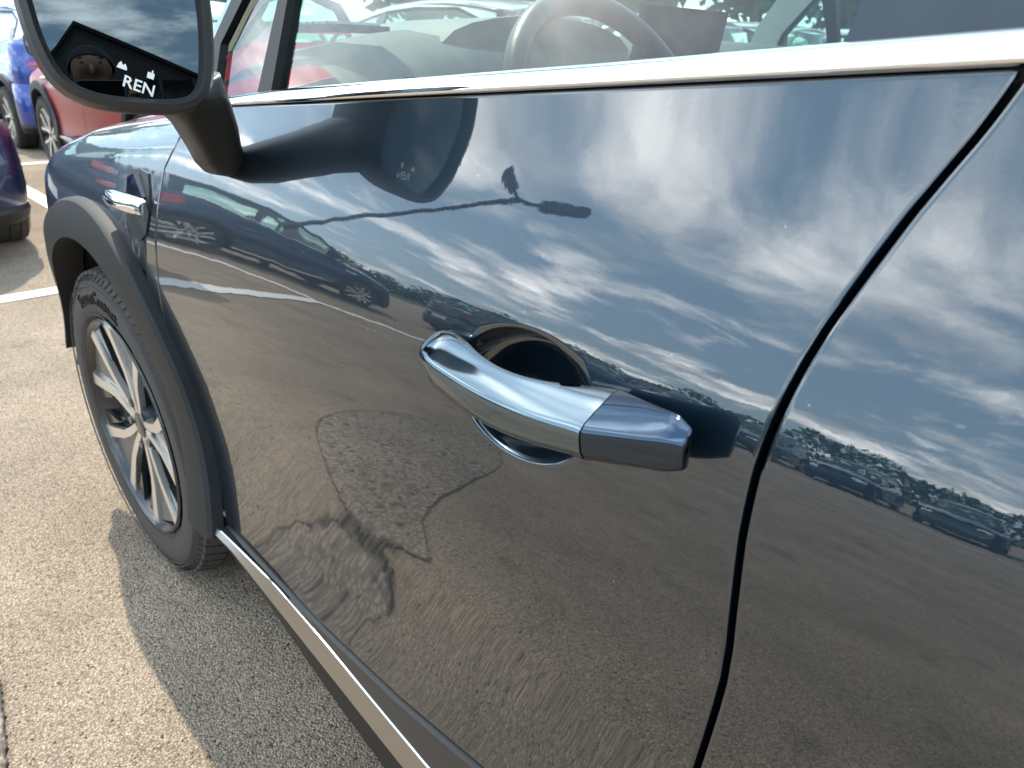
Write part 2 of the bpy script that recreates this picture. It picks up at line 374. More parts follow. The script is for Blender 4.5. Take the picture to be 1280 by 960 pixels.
def build_car():
    root = bpy.data.objects.new('parked_car', None); COL.objects.link(root)
    root.empty_display_size = 0.3; root.location = (XC, 0, 0)
    def part(name, VF, mat, parent=None, both=True, smooth=True, sharp=35, fix=False):
        V, F = VF; V = [(v[0]-XC, v[1], v[2]) for v in V]
        o = mesh(name, V, F, mat, parent or root, smooth, sharp)
        if fix: fix_normals(o)
        if both:
            V2 = [(-x, y, z) for x, y, z in V]
            o2 = mesh(name, V2, [tuple(f)[::-1] for f in F], mat, (both if both is not True else (parent or root)), smooth, sharp)
            if fix: fix_normals(o2)
            return o, o2
        return o
    def patch(y0, y1, z0, z1, us, vs, surf=S, deform=None):
        """y0/y1: edges as functions of z; z0/z1: edges as functions of y"""
        P = np.zeros((len(vs), len(us), 3))
        U, W = np.meshgrid(us, vs)
        y = U*0-1.0+0*W; z = .7+0*W
        y = (y0(z)*(1-U)+y1(z)*U)
        for _ in range(12):
            z = z0(y)*(1-W)+z1(y)*W; y = y0(z)*(1-U)+y1(z)*U
        x = surf(y, z)
        if deform is not None: x = x+deform(y, z)
        P[..., 0] = x; P[..., 1] = y; P[..., 2] = z
        return P
    def lin(n, e=.0014): return np.concatenate([[0, e], np.linspace(0, 1, n)[1:-1], [1-e, 1]])
    # ---- front door with the scoop behind its handle
    def cluster(a, b, lo, hi, coarse, fine):
        s = [a]; d = 1 if b > a else -1
        while (s[-1]-b)*d < -1e-9:
            p = s[-1]; st = fine if min(lo, hi)-.002 <= p <= max(lo, hi)+.002 else coarse
            s.append(p+d*st)
        s[-1] = b; s = np.array(s); return (s-a)/(b-a)
    PC, PA, PB, PD = (-1.166, .832), .070, .0475, .034
    def door_panel(y0, y1, us, vs, pc):
        P = patch(y0, y1, door_bottom, lambda y: belt(y)-.0015, us, vs); nv, nu = P.shape[:2]
        V, F = panel(P)
        ins = (np.abs(P[..., 1]-pc[0]) < PA*1.22) & (np.abs(P[..., 2]-pc[1]) < PB*1.28)
        J, I = np.where(ins); j0, j1, i0, i1 = J.min(), J.max(), I.min(), I.max()
        kill = {j*(nu-1)+i for j in range(j0, j1) for i in range(i0, i1)}
        F = [f for k, f in enumerate(F) if k not in kill]
        loop = [(j0, i) for i in range(i0, i1)]+[(j, i1) for j in range(j0, j1)]+[(j1, i) for i in range(i1, i0, -1)]+[(j, i0) for j in range(j1, j0, -1)]
        n = len(loop); prev = [j*nu+i for j, i in loop]
        L = np.array([P[q][1:] for q in loop]); ang = np.arctan2((L[:, 1]-pc[1])/PB, (L[:, 0]-pc[0])/PA)
        E1 = np.c_[pc[0]+PA*1.04*np.cos(ang), pc[1]+PB*1.04*np.sin(ang)]
        rings = [(L*(1-t)+E1*t, 0.0) for t in np.linspace(0, 1, 6)[1:]]
        for rho, d in ((1.025, .0004), (1.01, .0014), (.998, .0034), (.985, .007), (.965, .012), (.93, .018), (.87, .0235), (.78, .028), (.65, .0315), (.45, .0335), (.22, .034)):
            rings.append((np.c_[pc[0]+PA*rho*np.cos(ang), pc[1]+PB*rho*np.sin(ang)], d))
        for Q, d in rings:
            base = len(V); V += [(float(S(y, z))+d, y, z) for y, z in Q]; cur = list(range(base, base+n))
            for k in range(n): F.append((prev[k], prev[(k+1) % n], cur[(k+1) % n], cur[k]))
            prev = cur
        F.append(tuple(prev))
        used = sorted({i for f in F for i in f}); mp_ = {o: k for k, o in enumerate(used)}
        return [V[o] for o in used], [tuple(mp_[i] for i in f) for f in F]
    fd, fd2 = part('front_door', door_panel(lambda z: interp(z, *DF)-.0036, lambda z: interp(z, *DR)+.0038, lin(150), lin(100, .002), PC), 'paint_navy')
    # dark liner behind the gaps
    part('inner_panel', grid(patch(lambda z: 0*z-.15, lambda z: 0*z-2.25, lambda y: 0*y+.30, lambda y: belt(y)-.03, np.linspace(0, 1, 30), np.linspace(0, 1, 20), surf=lambda y, z: S(y, z)+.052)), 'black')
    # ---- rear door
    RR = ([.35, .5, .7, .9, 1.0, 1.15], [-2.22, -2.23, -2.33, -2.44, -2.47, -2.50])
    def rd_rear(z):
        z = np.asarray(z, float); arc = -2.64+np.sqrt(np.clip(.475**2-(np.clip(z, .345, .81)-.345)**2, 0, None))
        return np.where(z < .74, np.maximum(arc, interp(z, *RR)), interp(z, *RR))
    rd, rd2 = part('rear_door', door_panel(lambda z: interp(z, *DR)-.0045, rd_rear, lin(110), lin(80, .002), (PC[0]-.96, PC[1]+.03)), 'paint_navy')
    # ---- front wing: over the arch and round the bonnet shoulder
    nu, nw = 76, 66
    P = np.zeros((nw, nu, 3))
    def wing_dent(y, z):
        c = interp(z, [.60, .80], [-.300, -.255]); hw = interp(z, [.60, .64, .80, .83], [.0005, .010, .036, .036])
        k = np.clip((z-.60)/.05, 0, 1)*np.clip((.86-z)/.04, 0, 1)
        q = np.clip(1-np.abs(y-c)/np.maximum(hw, 1e-3), 0, 1)
        return .006*k*(q*q*(3-2*q))
    for i, u in enumerate(lin(nu-2, .0018)):
        for j, v in enumerate(lin(nw-2, .003)):
            y = -.4
            for _ in range(14):
                zt = zt_f(y)
                zlo = .345+math.sqrt(max(AR**2-y*y, 0)) if abs(y) < AR else .352
                w = (zlo-zt)*(1-v)+HW*v
                x, z = section(y, w, zt, HR, HPHI)
                yd = float(interp(z, *DF))+.0030
                if w > 0: yd = max(yd, -.60)
                y2 = .60-.10*(1-v)
                ynew = yd*(1-u)+y2*u; y = .5*y+.5*ynew
            x, z = section(y, w, zt, HR, HPHI)
            P[j, i] = (x+float(wing_dent(y, z)), y, z)
    P = P[:, ::-1]                                    # u must run rearward
    part('front_wing', panel(P), 'paint_navy')
    # ---- bonnet
    nu, nv = 31, 40
    P = np.zeros((nv, nu, 3))
    for j, v in enumerate(np.linspace(0, 1, nv)):
        for i, t in enumerate(np.linspace(-1, 1, nu)):
            y = (-.50+.14*(1-t*t))*(1-v)+(.60+.20*(1-t*t))*v
            ye = -.50*(1-v)+.60*v
            x, z = section(ye, HW+.004, zt_f(ye), HR, HPHI)
            s = XC-x
            P[j, i] = (XC+t*s, y, z+.055*(1-abs(t)**2.2)-.05*v**4*(1-t*t))
    part('bonnet', panel(P), 'paint_navy', both=False)
    # ---- front end
    def wrap(zs, prof, ys, yc, k=3.4, n=41, rear=False, xw=XC):
        P = np.zeros((len(zs), n, 3))
        for j, (z, d) in enumerate(zip(zs, prof)):
            for i, t in enumerate(np.linspace(-1, 1, n)):
                xx = XC+np.sign(t)*xw*(1-(1-abs(t))**1.6)
                P[j, i] = (xx+(-np.sign(t))*0.0, ys+(yc-ys)*(1-abs(t)**k)-d, z)
        return P
    bz = [.20, .24, .34, .46, .55, .63]; bd = [.10, .04, .0, .0, .02, .05]
    part('front_bumper', panel(wrap(bz, bd, .44, .86, xw=.80), flip=True), 'paint_navy', both=False)
    gz = [.63, .68, .74, .79]; gd = [.055, .07, .09, .12]
    part('grille', grid(wrap(gz, gd, .50, .84, n=31, xw=.72), flip=True), 'gloss_black', both=False)
    for s in (1,):
        hp = [(0.135, .575, .655), (.45, .775, .69), (.45, .745, .77), (.155, .545, .775)]
        P = np.zeros((6, 14, 3))
        for j, v in enumerate(np.linspace(0, 1, 6)):
            for i, u in enumerate(np.linspace(0, 1, 14)):
                a = np.array(hp[0])*(1-u)+np.array(hp[1])*u; b = np.array(hp[3])*(1-u)+np.array(hp[2])*u
                q = a*(1-v)+b*v; q[1] += .10*math.sin(math.pi*u)*.7+.006; P[j, i] = q
        part('headlight', panel(P, flip=True, depth=.03), 'lamp_clear')
    # ---- rear quarter
    nu, nw = 44, 34
    P = np.zeros((nw, nu, 3))
    for i, u in enumerate(np.linspace(0, 1, nu)):
        for j, v in enumerate(np.linspace(0, 1, nw)):
            y = -2.7
            for _ in range(8):
                dy = y+2.64
                zlo = .345+math.sqrt(max(AR**2-dy*dy, 0)) if abs(dy) < AR else .345
                z = zlo*(1-v)+(float(belt(y))-.002)*v
                y = (float(rd_rear(z))-.004)*(1-u)+(-3.22)*u
            P[j, i] = (float(S(y, z)), y, z)
    part('rear_quarter', panel(P), 'paint_navy')
    # ---- rear end
    rz = [.22, .30, .44, .60, .70]; rdp = [.05, .0, .0, .02, .05]
    P = wrap(rz, rdp, .0, .0); 
    def wrap_r(zs, off, ys=-3.10, yc=-3.40, k=3.2, n=41, xw=.86):
        P = np.zeros((len(zs), n, 3))
        for j, (z, d) in enumerate(zip(zs, off)):
            for i, t in enumerate(np.linspace(-1, 1, n)):
                P[j, i] = (XC+np.sign(t)*(xw-.4*d)*(1-(1-abs(t))**1.6), ys+(yc-ys)*(1-abs(t)**k)+d, z)
        return P
    part('rear_bumper', panel(wrap_r([.30, .40, .52, .64, .72], [.0, -.02, -.02, .0, .04])), 'paint_navy', both=False)
    part('rear_valance', panel(wrap_r([.20, .23, .27, .30], [.05, .01, -.01, .005])), 'plastic', both=False)
    part('tailgate', panel(wrap_r([.72, .80, .90, 1.0, 1.09, 1.14], [.045, .04, .045, .065, .10, .14], xw=.84)), 'paint_navy', both=False)
    # C-shaped rear lamps, wrapping the corner
    def tl(u, z):                                     # u 0..1 from the flank round the corner to the tailgate
        z += .07
        if u < .35:
            y = -2.80-.30*u/.35; return (float(S(y, z))-.008, y, z)
        t = 1-.42*((u-.35)/.65)**1.5
        q = float(S(-3.10, z))-.008
        return (XC-(XC-q)*(1-(1-t)**1.6), -3.10-.30*(1-t**3.2)*(1-.25*(z-.9)), z)
    def ribbon(pts, h):
        P = np.array([[tl(u, z-h/2) for u, z in pts], [tl(u, z+h/2) for u, z in pts]])
        return panel(P, r=.003, depth=.03)
    ctop = [(u, .99-.01*u) for u in np.linspace(0.05, 1, 14)]; cbot = [(u, .865-.012*u) for u in np.linspace(0.14, .95, 14)]
    part('tail_lamp', join(ribbon(ctop, .045), ribbon(cbot, .040), panel(np.array([[tl(u, z) for u in np.linspace(.0, .22, 5)] for z in np.linspace(.85, 1.01, 6)]), r=.003, depth=.03)), 'tail_red')
    # number plate
    part('number_plate', box((XC, -3.435, .60), (.50, .012, .11)), 'plate_white', both=False, smooth=False)
    # ---- sills: dark ledge, bright strip, satin face, lower face
    ys = np.linspace(-.47, -2.24, 64)
    def prof(y):
        zb = float(door_bottom(y)); f = min(1, max(0, (-.49-y)/.10))
        zc = min(zb-.005, float(interp(-y, [.44, .57, .71, .847, .963, 1.067, 1.4, 2.24], [.372, .380, .386, .377, .363, .352, .335, .330])))
        zm = min(zc-.005, float(interp(-y, [.47, .58, .755, .897, 1.025, 1.4, 2.24], [.366, .372, .350, .333, .317, .300, .295])))
        zl = min(zm-.004, float(interp(-y, [.47, .57, .726, .845, .971, 1.4, 2.24], [.352, .350, .314, .282, .259, .235, .225])))
        s = float(S(y, zb))
        return [(s+.006, zb-.006), (s-.004*f, zb-.009), (-.0340, zc+.0007), (-.0355, zc-.0007), (-.041, zm), (-.034, zl), (.04, zl-.015), (.20, zl-.015)]
    rows = [[(x, y, z) for x, z in prof(y)] for y in ys]; A = np.array(rows)
    part('sill_ledge', grid(np.swapaxes(A[:, 0:3], 0, 1)[::-1]), 'cladding_dark', sharp=25)
    part('sill_strip', grid(np.swapaxes(A[:, 2:4], 0, 1)[::-1]), 'chrome', sharp=25)
    part('sill_moulding', grid(np.swapaxes(A[:, 3:5], 0, 1)[::-1]), 'satin_chrome', sharp=25)
    part('sill', grid(np.swapaxes(A[:, 4:8], 0, 1)[::-1]), 'plastic', sharp=25)
    # ---- arch cladding
    for yc in (0.0, -2.64):
        th = np.linspace(R(2), R(171), 56); rows = []
        for j, q in enumerate([0, .06, .5, .94, 1.0, 1.0]):
            row = []
            for t in th:
                tt = t if yc == 0 else math.pi-t
                k = max(0, 1-abs(tt)/R(26))**1.5
                ri = .395+.040*k; ro = .472+.055*k
                if j == 0: rr, dx = ri, .035
                elif j == 5: rr, dx = ro+.001, .004
                else: rr, dx = ri+(ro-ri)*q, -(.030-.010*q-(0.006 if q in (.06, 1.0) else 0))
                y = yc-rr*math.cos(t); z = .345+rr*math.sin(t)
                row.append((float(S(y, max(z, .34)))+dx-.008*k, y, z))
            rows.append(row)
        P = np.array(rows)
        part('arch_cladding', grid(P), 'plastic', sharp=30)
        # inner wheel housing
        th = np.linspace(R(-5), R(185), 30)
        part('wheel_housing', grid([[(x, yc-.405*math.cos(t), .345+.405*math.sin(t)) for t in th] for x in (0.02, .34)]), 'black')
        part('housing_wall', ([(.34, yc-.5, .2), (.34, yc+.5, .2), (.34, yc+.5, .9), (.34, yc-.5, .9)], [(0, 1, 2, 3)]), 'black')
    zz_ = np.linspace(.40, .975, 60)
    part('gap_shade', grid(np.array([[(float(S(y0+dy, z))+.0011, y0+dy, z) for z in zz_ for y0 in (float(interp(z, *DF)),)] for dy in (.006, -.006)]), flip=True), 'black')  # black strip standing in for the shade between wing and front door
    # ---- vent behind the arch, with its bright blade
    vp = [(-.205, .880), (-.228, .893), (-.262, .897), (-.298, .894), (-.312, .872), (-.320, .842), (-.311, .806), (-.283, .790), (-.248, .796), (-.222, .812), (-.208, .842)]
    vo, vo2 = part('wing_vent', prism(vp, lambda p, d: (float(S(*p))-.0025+d, p[0], p[1]), .010), 'black_satin', smooth=False, fix=True)
    fin = [(-.220, .880, .003), (-.255, .890, .006), (-.300, .860, .004), (-.268, .848, .010), (-.226, .848, .003)]
    V = [(float(S(y, z))-d-.004, y, z) for y, z, d in fin]+[(float(S(y, z))+.002, y, z) for y, z, d in fin]
    n = 5; F = [tuple(range(n))]+[(i, n+i, n+(i+1) % n, (i+1) % n) for i in range(n)]
    part('vent_fin', (V, F), 'gloss_black', parent=vo, both=vo2, smooth=False, fix=True)
    rows = []
    for k in range(15):
        u = k/14; y = -.142-.176*u; zc = .838+.006*u; h = .0150*(1 if .03 < u < .97 else .75)
        rows.append([(float(S(y, zc))-.004-(.013+.007*math.sin(math.pi*min(1, u*1.2)))*c, y, zc+h*s) for c, s in [(0, 1), (.55, .95), (.95, .55), (1, 0), (.9, -.6), (.5, -.95), (0, -1)]])
    V, F = grid(np.array(rows)[:, ::-1]); F += [tuple(range(7)), tuple(range(len(V)-7, len(V)))[::-1]]
    part('vent_blade', (V, F), 'chrome', parent=vo, both=vo2, sharp=50, fix=True)
    # ---- waist strip
    yy = np.linspace(-.485, -2.80, 70)
    TOPY, TOPZ = [.50, .663, .934, 1.159, 1.317, 1.409, 2.8], [1.011, 1.028, 1.048, 1.064, 1.076, 1.083, 1.185]
    def strip(y):
        z0 = float(belt(y))+.001; z1 = float(interp(-y, TOPY, TOPZ)); z1 = max(z1, z0+.004); h = z1-z0
        x0 = float(S(y, z0)); x1 = float(S(y, z1))+.003
        xm = x0+.35*(x1-x0)-.0055; xn = x0+.7*(x1-x0)-.0040
        return [(x0+.010, z0), (x0-.0005, z0), (x0-.0035, z0+.0018), (x0+.15*(x1-x0)-.0052, z0+.22*h), (xm, z0+.42*h), (xn, z0+.72*h), (x1-.0015, z1-.0012), (x1+.002, z1), (x1+.014, z1)]
    part('waist_strip', grid(np.array([[(x, y, z) for x, z in strip(y)] for y in yy]).swapaxes(0, 1)), 'chrome', sharp=50)
    part('waist_seal', grid(np.array([[(float(S(y, belt(y)))+dx, y, float(belt(y))+dz) for y in yy] for dx, dz in ((.006, -.006), (.004, .0005), (.02, .003))])), 'black')
    # ---- side windows and their frames
    def zroof(y): return float(interp(-y, [.9, 1.15, 1.5, 1.9, 2.3, 2.7, 3.1, 3.3], [1.40, 1.455, 1.515, 1.535, 1.53, 1.50, 1.44, 1.38]))
    def sill_z(y): return float(interp(-y, TOPY, TOPZ))
    def gp(p, d): return (float(G(*p))+d, p[0], p[1])
    def pane(name, poly, parent=None):
        c = np.mean(poly, axis=0); n = len(poly)
        return part(name, ([gp(p, .007) for p in poly], [tuple(range(n))]), 'glass', smooth=False)
    pane('quarter_window', [(-.484, 1.004), (-.455, 1.077), (-.489, 1.134), (-.615, 1.240), (-.612, 1.12), (-.635, 1.014)])
    top = lambda y: zroof(y)-.065
    fw_ = [(-.635, 1.012), (-.612, 1.238)]+[(y, top(y)) for y in (-.95, -1.1, -1.25, -1.345)]+[(-1.325, 1.065)]
    pane('front_window', fw_)
    pane('rear_side_window', [(-1.47, 1.08)]+[(y, top(y)) for y in (-1.46, -1.8, -2.2, -2.5)]+[(-2.78, 1.36), (-2.82, 1.18), (-2.2, 1.13)])
    def bar(poly, d0=-.004, th=.02, name='window_frame', mat='gloss_black'):
        return part(name, prism(poly, lambda p, d: gp(p, d0+d), th), mat, smooth=False, fix=True)
    bar([(-.620, 1.020), (-.603, 1.127), (-.590, 1.222), (-.622, 1.250), (-.630, 1.125), (-.657, 1.022)], name='divider_bar', mat='rubber_seal')
    # A-pillar: black frame next to the glass, painted pillar outside it
    A1 = [(-.487, 1.006), (-.458, 1.077), (-.493, 1.134), (-.62, 1.245), (-.95, top(-.95)+.001), (-1.25, top(-1.25)), (-1.47, top(-1.47)), (-1.9, top(-1.9)), (-2.5, top(-2.5)), (-2.80, 1.36), (-2.83, 1.17)]
    A2 = [(-.455, 1.000), (-.426, 1.080), (-.462, 1.150), (-.60, 1.270), (-.945, top(-.95)+.022), (-1.25, top(-1.25)+.022), (-1.47, top(-1.47)+.02), (-1.9, top(-1.9)+.02), (-2.5, top(-2.5)+.02), (-2.83, 1.375), (-2.86, 1.17)]
    A3 = [(-.40, .99), (-.375, 1.06), (-.425, 1.150), (-.575, 1.300), (-.93, top(-.93)+.068), (-1.25, top(-1.25)+.066), (-1.47, zroof(-1.47)), (-1.9, zroof(-1.9)), (-2.5, zroof(-2.5)), (-2.98, 1.41), (-3.12, 1.13)]
    def ribbon2(La, Lb, dA, dB):
        P = np.array([[gp(p, dA+.012) for p in La], [gp(p, dA) for p in La], [gp(p, dB) for p in Lb], [gp(p, dB+.012) for p in Lb]])
        return grid(P)
    part('window_frame', ribbon2(A1, A2, -.003, -.003), 'rubber_seal', sharp=30, smooth=False)
    part('roof_pillar', ribbon2(A2, A3, .001, .006), 'paint_navy', sharp=30)
    bar([(-1.326, 1.062), (-1.345, top(-1.345)), (-1.475, top(-1.475)), (-1.475, 1.078)], d0=-.006, name='door_pillar', mat='gloss_black')
    # ---- roof, windscreen, rear window
    P = np.zeros((24, 21, 3))
    for j, y in enumerate(np.linspace(-1.20, -3.12, 24)):
        xe = float(G(y, zroof(y)))+.004
        for i, t in enumerate(np.linspace(-1, 1, 21)):
            P[j, i] = (XC+t*(XC-xe), y+.10*(1-t*t)*(1 if j == 0 else 0)*0, zroof(y)+.045*(1-abs(t)**2.4))
    part('roof', panel(P, flip=True), 'paint_navy', both=False)
    P = np.zeros((14, 21, 3))
    for j, v in enumerate(np.linspace(0, 1, 14)):
        for i, t in enumerate(np.linspace(-1, 1, 21)):
            a = Vector((XC+t*.785, -.42+.17*(1-t*t), 1.02+.055*(1-t*t))); b = Vector((XC+t*.615, -1.19, zroof(-1.2)+.035*(1-t*t)))
            q = a.lerp(b, v); P[j, i] = (q.x, q.y, q.z+.03*math.sin(math.pi*v))
    part('windscreen', grid(P, flip=False), 'glass_clear', both=False)
    P = np.zeros((8, 17, 3))
    for j, v in enumerate(np.linspace(0, 1, 8)):
        for i, t in enumerate(np.linspace(-1, 1, 17)):
            a = Vector((XC+t*.66, -3.17-.10*(1-t*t), 1.14)); b = Vector((XC+t*.585, -3.115, 1.43+.04*(1-t*t)))
            q = a.lerp(b, v); P[j, i] = q
    part('rear_window', grid(P, flip=True), 'glass', both=False)
    # ---- wheels
    def wheel(y0, x0):
        w = bpy.data.objects.new('wheel', None); COL.objects.link(w); w.parent = root
        w.location = (x0-XC, y0, .342); w.empty_display_size = .1
        return w
    # tyre carcass; outer face at local x = 0
    tp = [(.030, .232), (.012, .236), (.004, .246), (.0, .262), (-.002, .285), (.002, .306), (.012, .322), (.022, .331), (.205, .331), (.215, .32), (.22, .29), (.21, .24), (.19, .232)]
    tyre = lathe(tp, 96)
    tread = []
    rs = random.Random(3)
    nb = 64
    for k in range(nb):
        for (xa, xb, off, skew) in ((.010, .052, 0, .35), (.058, .108, .5, .25), (.114, .164, .2, -.25), (.170, .212, .6, -.35)):
            t0 = 2*math.pi*(k+off)/nb; dt = 2*math.pi/nb*.40
            V = []
            for r_ in (.326, .3425):
                for xx in (xa, xb):
                    for sg in (-1, 1):
                        t = t0+sg*dt+skew*(xx-xa)*2.2
                        rr = r_-(.010 if (xx in (.010, .212) and r_ > .33) else 0)
                        V.append((xx, rr*math.cos(t), rr*math.sin(t)))
            tread.append((V, [(4, 5, 7, 6), (0, 4, 6, 2), (1, 3, 7, 5), (0, 1, 5, 4), (2, 6, 7, 3)]))
    rings = []                                       # raised ribs moulded round the sidewall
    for rr in (.246, .304, .312):
        rings.append(lathe([(-.0015, rr-.0012), (-.0028, rr), (-.0015, rr+.0012)], 72))
    for k in range(90):                              # fine radial ribs near the tread edge
        t = 2*math.pi*k/90
        a = Vector((.004, .314*math.cos(t), .314*math.sin(t))); b = Vector((.0145, .327*math.cos(t+.02), .327*math.sin(t+.02)))
        rings.append(tube([a, b], .0016, 4))
    tyre_all = join(tyre, *tread, *rings)
    barrel = lathe([(.004, .236), (.001, .233), (.003, .229), (.014, .224), (.03, .214), (.15, .205), (.20, .215)], 72)
    face_rim = lathe([(.008, .229), (.0015, .2325), (.0005, .231), (.006, .2275), (.014, .226)], 72)
    def pol(r_, a, x): return (x, -r_*math.cos(a), r_*math.sin(a))
    def arm(pts, x_top, th):
        """closed plate following pts [(r, angle)], outer face at x_top(r), bevelled"""
        n = len(pts); V = [pol(r_, a, x_top(r_)) for r_, a in pts]
        V += [pol(r_, a, x_top(r_)+th) for r_, a in pts]
        return V, [tuple(range(n)), tuple(range(2*n-1, n-1, -1))]+[(i, n+i, n+(i+1) % n, (i+1) % n) for i in range(n)]
    dish = lambda r_: .024-.016*min(1, r_/.22)**1.4
    silver = []; grey = []; dark = []
    a0 = R(18)
    for sg in (-1, 1):
        A = lambda d: a0+sg*d
        pts = [(.030, A(.08)), (.085, A(.09)), (.135, A(.155)), (.2275, A(.27)), (.2275, A(.40)), (.175, A(.355)), (.120, A(.29)), (.075, A(.33)), (.030, A(.55))]
        silver.append(arm(pts, dish, .012))
        dark.append(arm([(.03, A(.0)), (.10, A(.02)), (.222, A(.30)), (.222, A(.385)), (.12, A(.27)), (.03, A(.5))], lambda r_: dish(r_)+.0125, .020))
        dark.append(arm([(.150, A(.43)), (.222, A(.40)), (.222, A(.56))], lambda r_: dish(r_)+.006, .010))
    grey.append(arm([(.070, a0-.07), (.140, a0-.15), (.224, a0-.29), (.224, a0+.29), (.140, a0+.15), (.070, a0+.07)], lambda r_: dish(r_)+.007, .012))
    hub = join(lathe([(.020, .0), (.020, .022), (.022, .026), (.034, .030)], 32), lathe([(.024, .026), (.024, .060), (.05, .066)], 32))
    disc = join(lathe([(.075, .0), (.075, .145), (.095, .145), (.095, 0)], 40), box((.07, .10, .06), (.05, .09, .12)))
    nuts = join(*[lathe([(.018, .0), (.018, .009), (.034, .009)], 8) for _ in range(1)])
    nut = ([(x, y-.050, z) for x, y, z in nuts[0]], nuts[1])
    meshes = [('tyre', tyre_all, 'tyre', 40), ('rim', barrel, 'rim_dark', 40), ('rim_edge', face_rim, 'rim_dark', 40), 
              ('hub_cap', hub, 'rim_dark', 30), ('brake_disc', disc, 'disc', 30)]
    first = []
    for (y0, x0, side) in ((0, -.012, 0), (-2.64, -.012, 0), (0, 2*XC+.012, 1), (-2.64, 2*XC+.012, 1)):
        w = wheel(y0, x0)
        if side: w.rotation_euler = (0, 0, math.pi)
        elif y0 == 0: w.rotation_euler = (R(12), 0, R(1.5))
        if not first:
            for nme, VF, mt, sh in meshes:
                o = mesh(nme, VF[0], VF[1], mt, w, True, sh); fix_normals(o); first.append(o)
            sv = join(*silver); dv = join(*dark); gv = join(*grey); V, F = join(sv, dv, gv)
            o = mesh('spoke', V, F, 'rim_silver', w, True, 20); o.data.materials.append(MAT['rim_dark']); o.data.materials.append(MAT['rim_grey'])
            for k, p in enumerate(o.data.polygons): p.material_index = 0 if k < len(sv[1]) else (1 if k < len(sv[1])+len(dv[1]) else 2)
            fix_normals(o); first.append(o)
            o2 = mesh('wheel_nut', nut[0], nut[1], 'rim_grey', w, True, 30); o2.rotation_euler.x = -R(54); fix_normals(o2); first.append(o2)
            for k in range(1, 5):
                for q in (o, o2):
                    c = q.copy(); COL.objects.link(c); c.parent = w; c.rotation_euler.x = q.rotation_euler.x-R(72*k); first.append(c)
            # raised lettering round the sidewall
            cu = bpy.data.curves.new('tyre_text', 'FONT'); cu.body = 'SeasonContact'; cu.size = .040; cu.extrude = .0016; cu.resolution_u = 2
            to = bpy.data.objects.new('tyre_text', cu); COL.objects.link(to); bpy.context.view_layer.update()
            me = bpy.data.meshes.new_from_object(to); bpy.data.objects.remove(to)
            for v in me.vertices:
                r_ = .268+v.co.y; a = R(48)+v.co.x/.283   # angle runs over the top, front to rear
                xo = float(np.interp(r_, [.262, .285, .306], [.0, -.002, .002]))
                v.co = (xo-.0012-v.co.z, r_*math.cos(a), r_*math.sin(a))
            me.materials.clear(); me.materials.append(MAT['rubber_seal'])
            lo = bpy.data.objects.new('tyre_lettering', me); COL.objects.link(lo); lo.parent = w; fix_normals(lo); first.append(lo)
        else:
            for o in first:
                c = o.copy(); COL.objects.link(c); c.parent = w
    # ---- door handles
    def loft_handle(stations, dy=0, dz=0):
        rows = []
        for (y, xi, xo, c, h) in stations:
            s = float(S(y+dy, c+dz)); t = xo-xi
            sec = [(0, -.40), (0, 0), (0, .40), (.10, .50), (.28, .485), (.62, .34), (.90, .20), (1.0, .10), (1.0, -.02), (.96, -.24), (.86, -.40), (.66, -.49), (.35, -.50), (.10, -.47)]
            # bottom of the face curls under
            rows.append([(s-xi-t*e, y+dy, c+dz+h*f) for e, f in sec])
        V, F = grid(np.array(rows), close_u=True); n = len(rows[0])
        F += [tuple(range(n))[::-1], tuple(range(len(V)-n, len(V)))]
        return V, F
    def smooth_st(keys, n):
        k = np.array(keys); t = np.linspace(0, 1, n); tt = np.linspace(0, 1, len(k))
        out = []
        for u in t:                                   # Catmull-Rom through the keys
            q = u*(len(k)-1); i = min(int(q), len(k)-2); f = q-i
            p0, p1, p2, p3 = k[max(i-1, 0)], k[i], k[i+1], k[min(i+2, len(k)-1)]
            out.append(.5*((2*p1)+(-p0+p2)*f+(2*p0-5*p1+4*p2-p3)*f*f+(-p0+3*p1-3*p2+p3)*f**3))
        return out
    def key(y, K): return [float(interp(-y, [k[0] for k in K], [k[i] for k in K])) for i in range(1, 5)]
    GK = [(1.05, -.002, .034, .8425, .041), (1.09, -.001, .0345, .8405, .0425), (1.112, .004, .0365, .839, .0435), (1.135, .013, .039, .838, .0435), (1.165, .018, .041, .8375, .0435), (1.195, .017, .0418, .839, .0435), (1.222, .009, .0415, .8415, .044), (1.243, .001, .0405, .8445, .0445), (1.26, -.002, .0395, .8465, .045)]
    grip = []
    for y in list(-1.056-.045*(1-np.cos(np.linspace(.12, math.pi/2, 16)))) + list(np.linspace(-1.104, -1.2585, 34)):
        w = [key(y+d, GK) for d in (-.012, -.006, 0, .006, .012)]; xi, xo, c_, h_ = np.mean(w, axis=0)
        f = math.sqrt(max(0, 1-((y+1.101)/.0455)**2)) if y > -1.101 else 1.0
        grip.append((y, xi, xi+(xo-xi)*(.15+.85*f), c_, h_*(.12+.88*f)))
    cap = [(-1.2597, -.001, .0395, .8465, .0451), (-1.27, .003, .0388, .849, .0435), (-1.285, .009, .038, .8525, .041), (-1.300, .0145, .037, .856, .038), (-1.315, .0205, .0359, .8595, .0358), (-1.326, .0255, .0348, .8615, .0285), (-1.3285, .027, .034, .8618, .0262), (-1.3293, .0275, .0325, .8618, .0242)]
    for d_, d2_, dy, dz in ((fd, fd2, 0, 0), (rd, rd2, -.96, .03)):
        part('door_handle', loft_handle(grip, dy, dz), 'chrome_handle', parent=d_, both=d2_, sharp=60, fix=True)
        part('handle_cap', loft_handle(smooth_st(cap, 24), dy, dz), 'chrome_dark_reflect', parent=d_, both=d2_, sharp=48, fix=True)
    # ---- door mirrors
    mc = Vector((-.104, -.735, 1.105)); nrm = Vector((-.2205, -.972, .0895)).normalized()
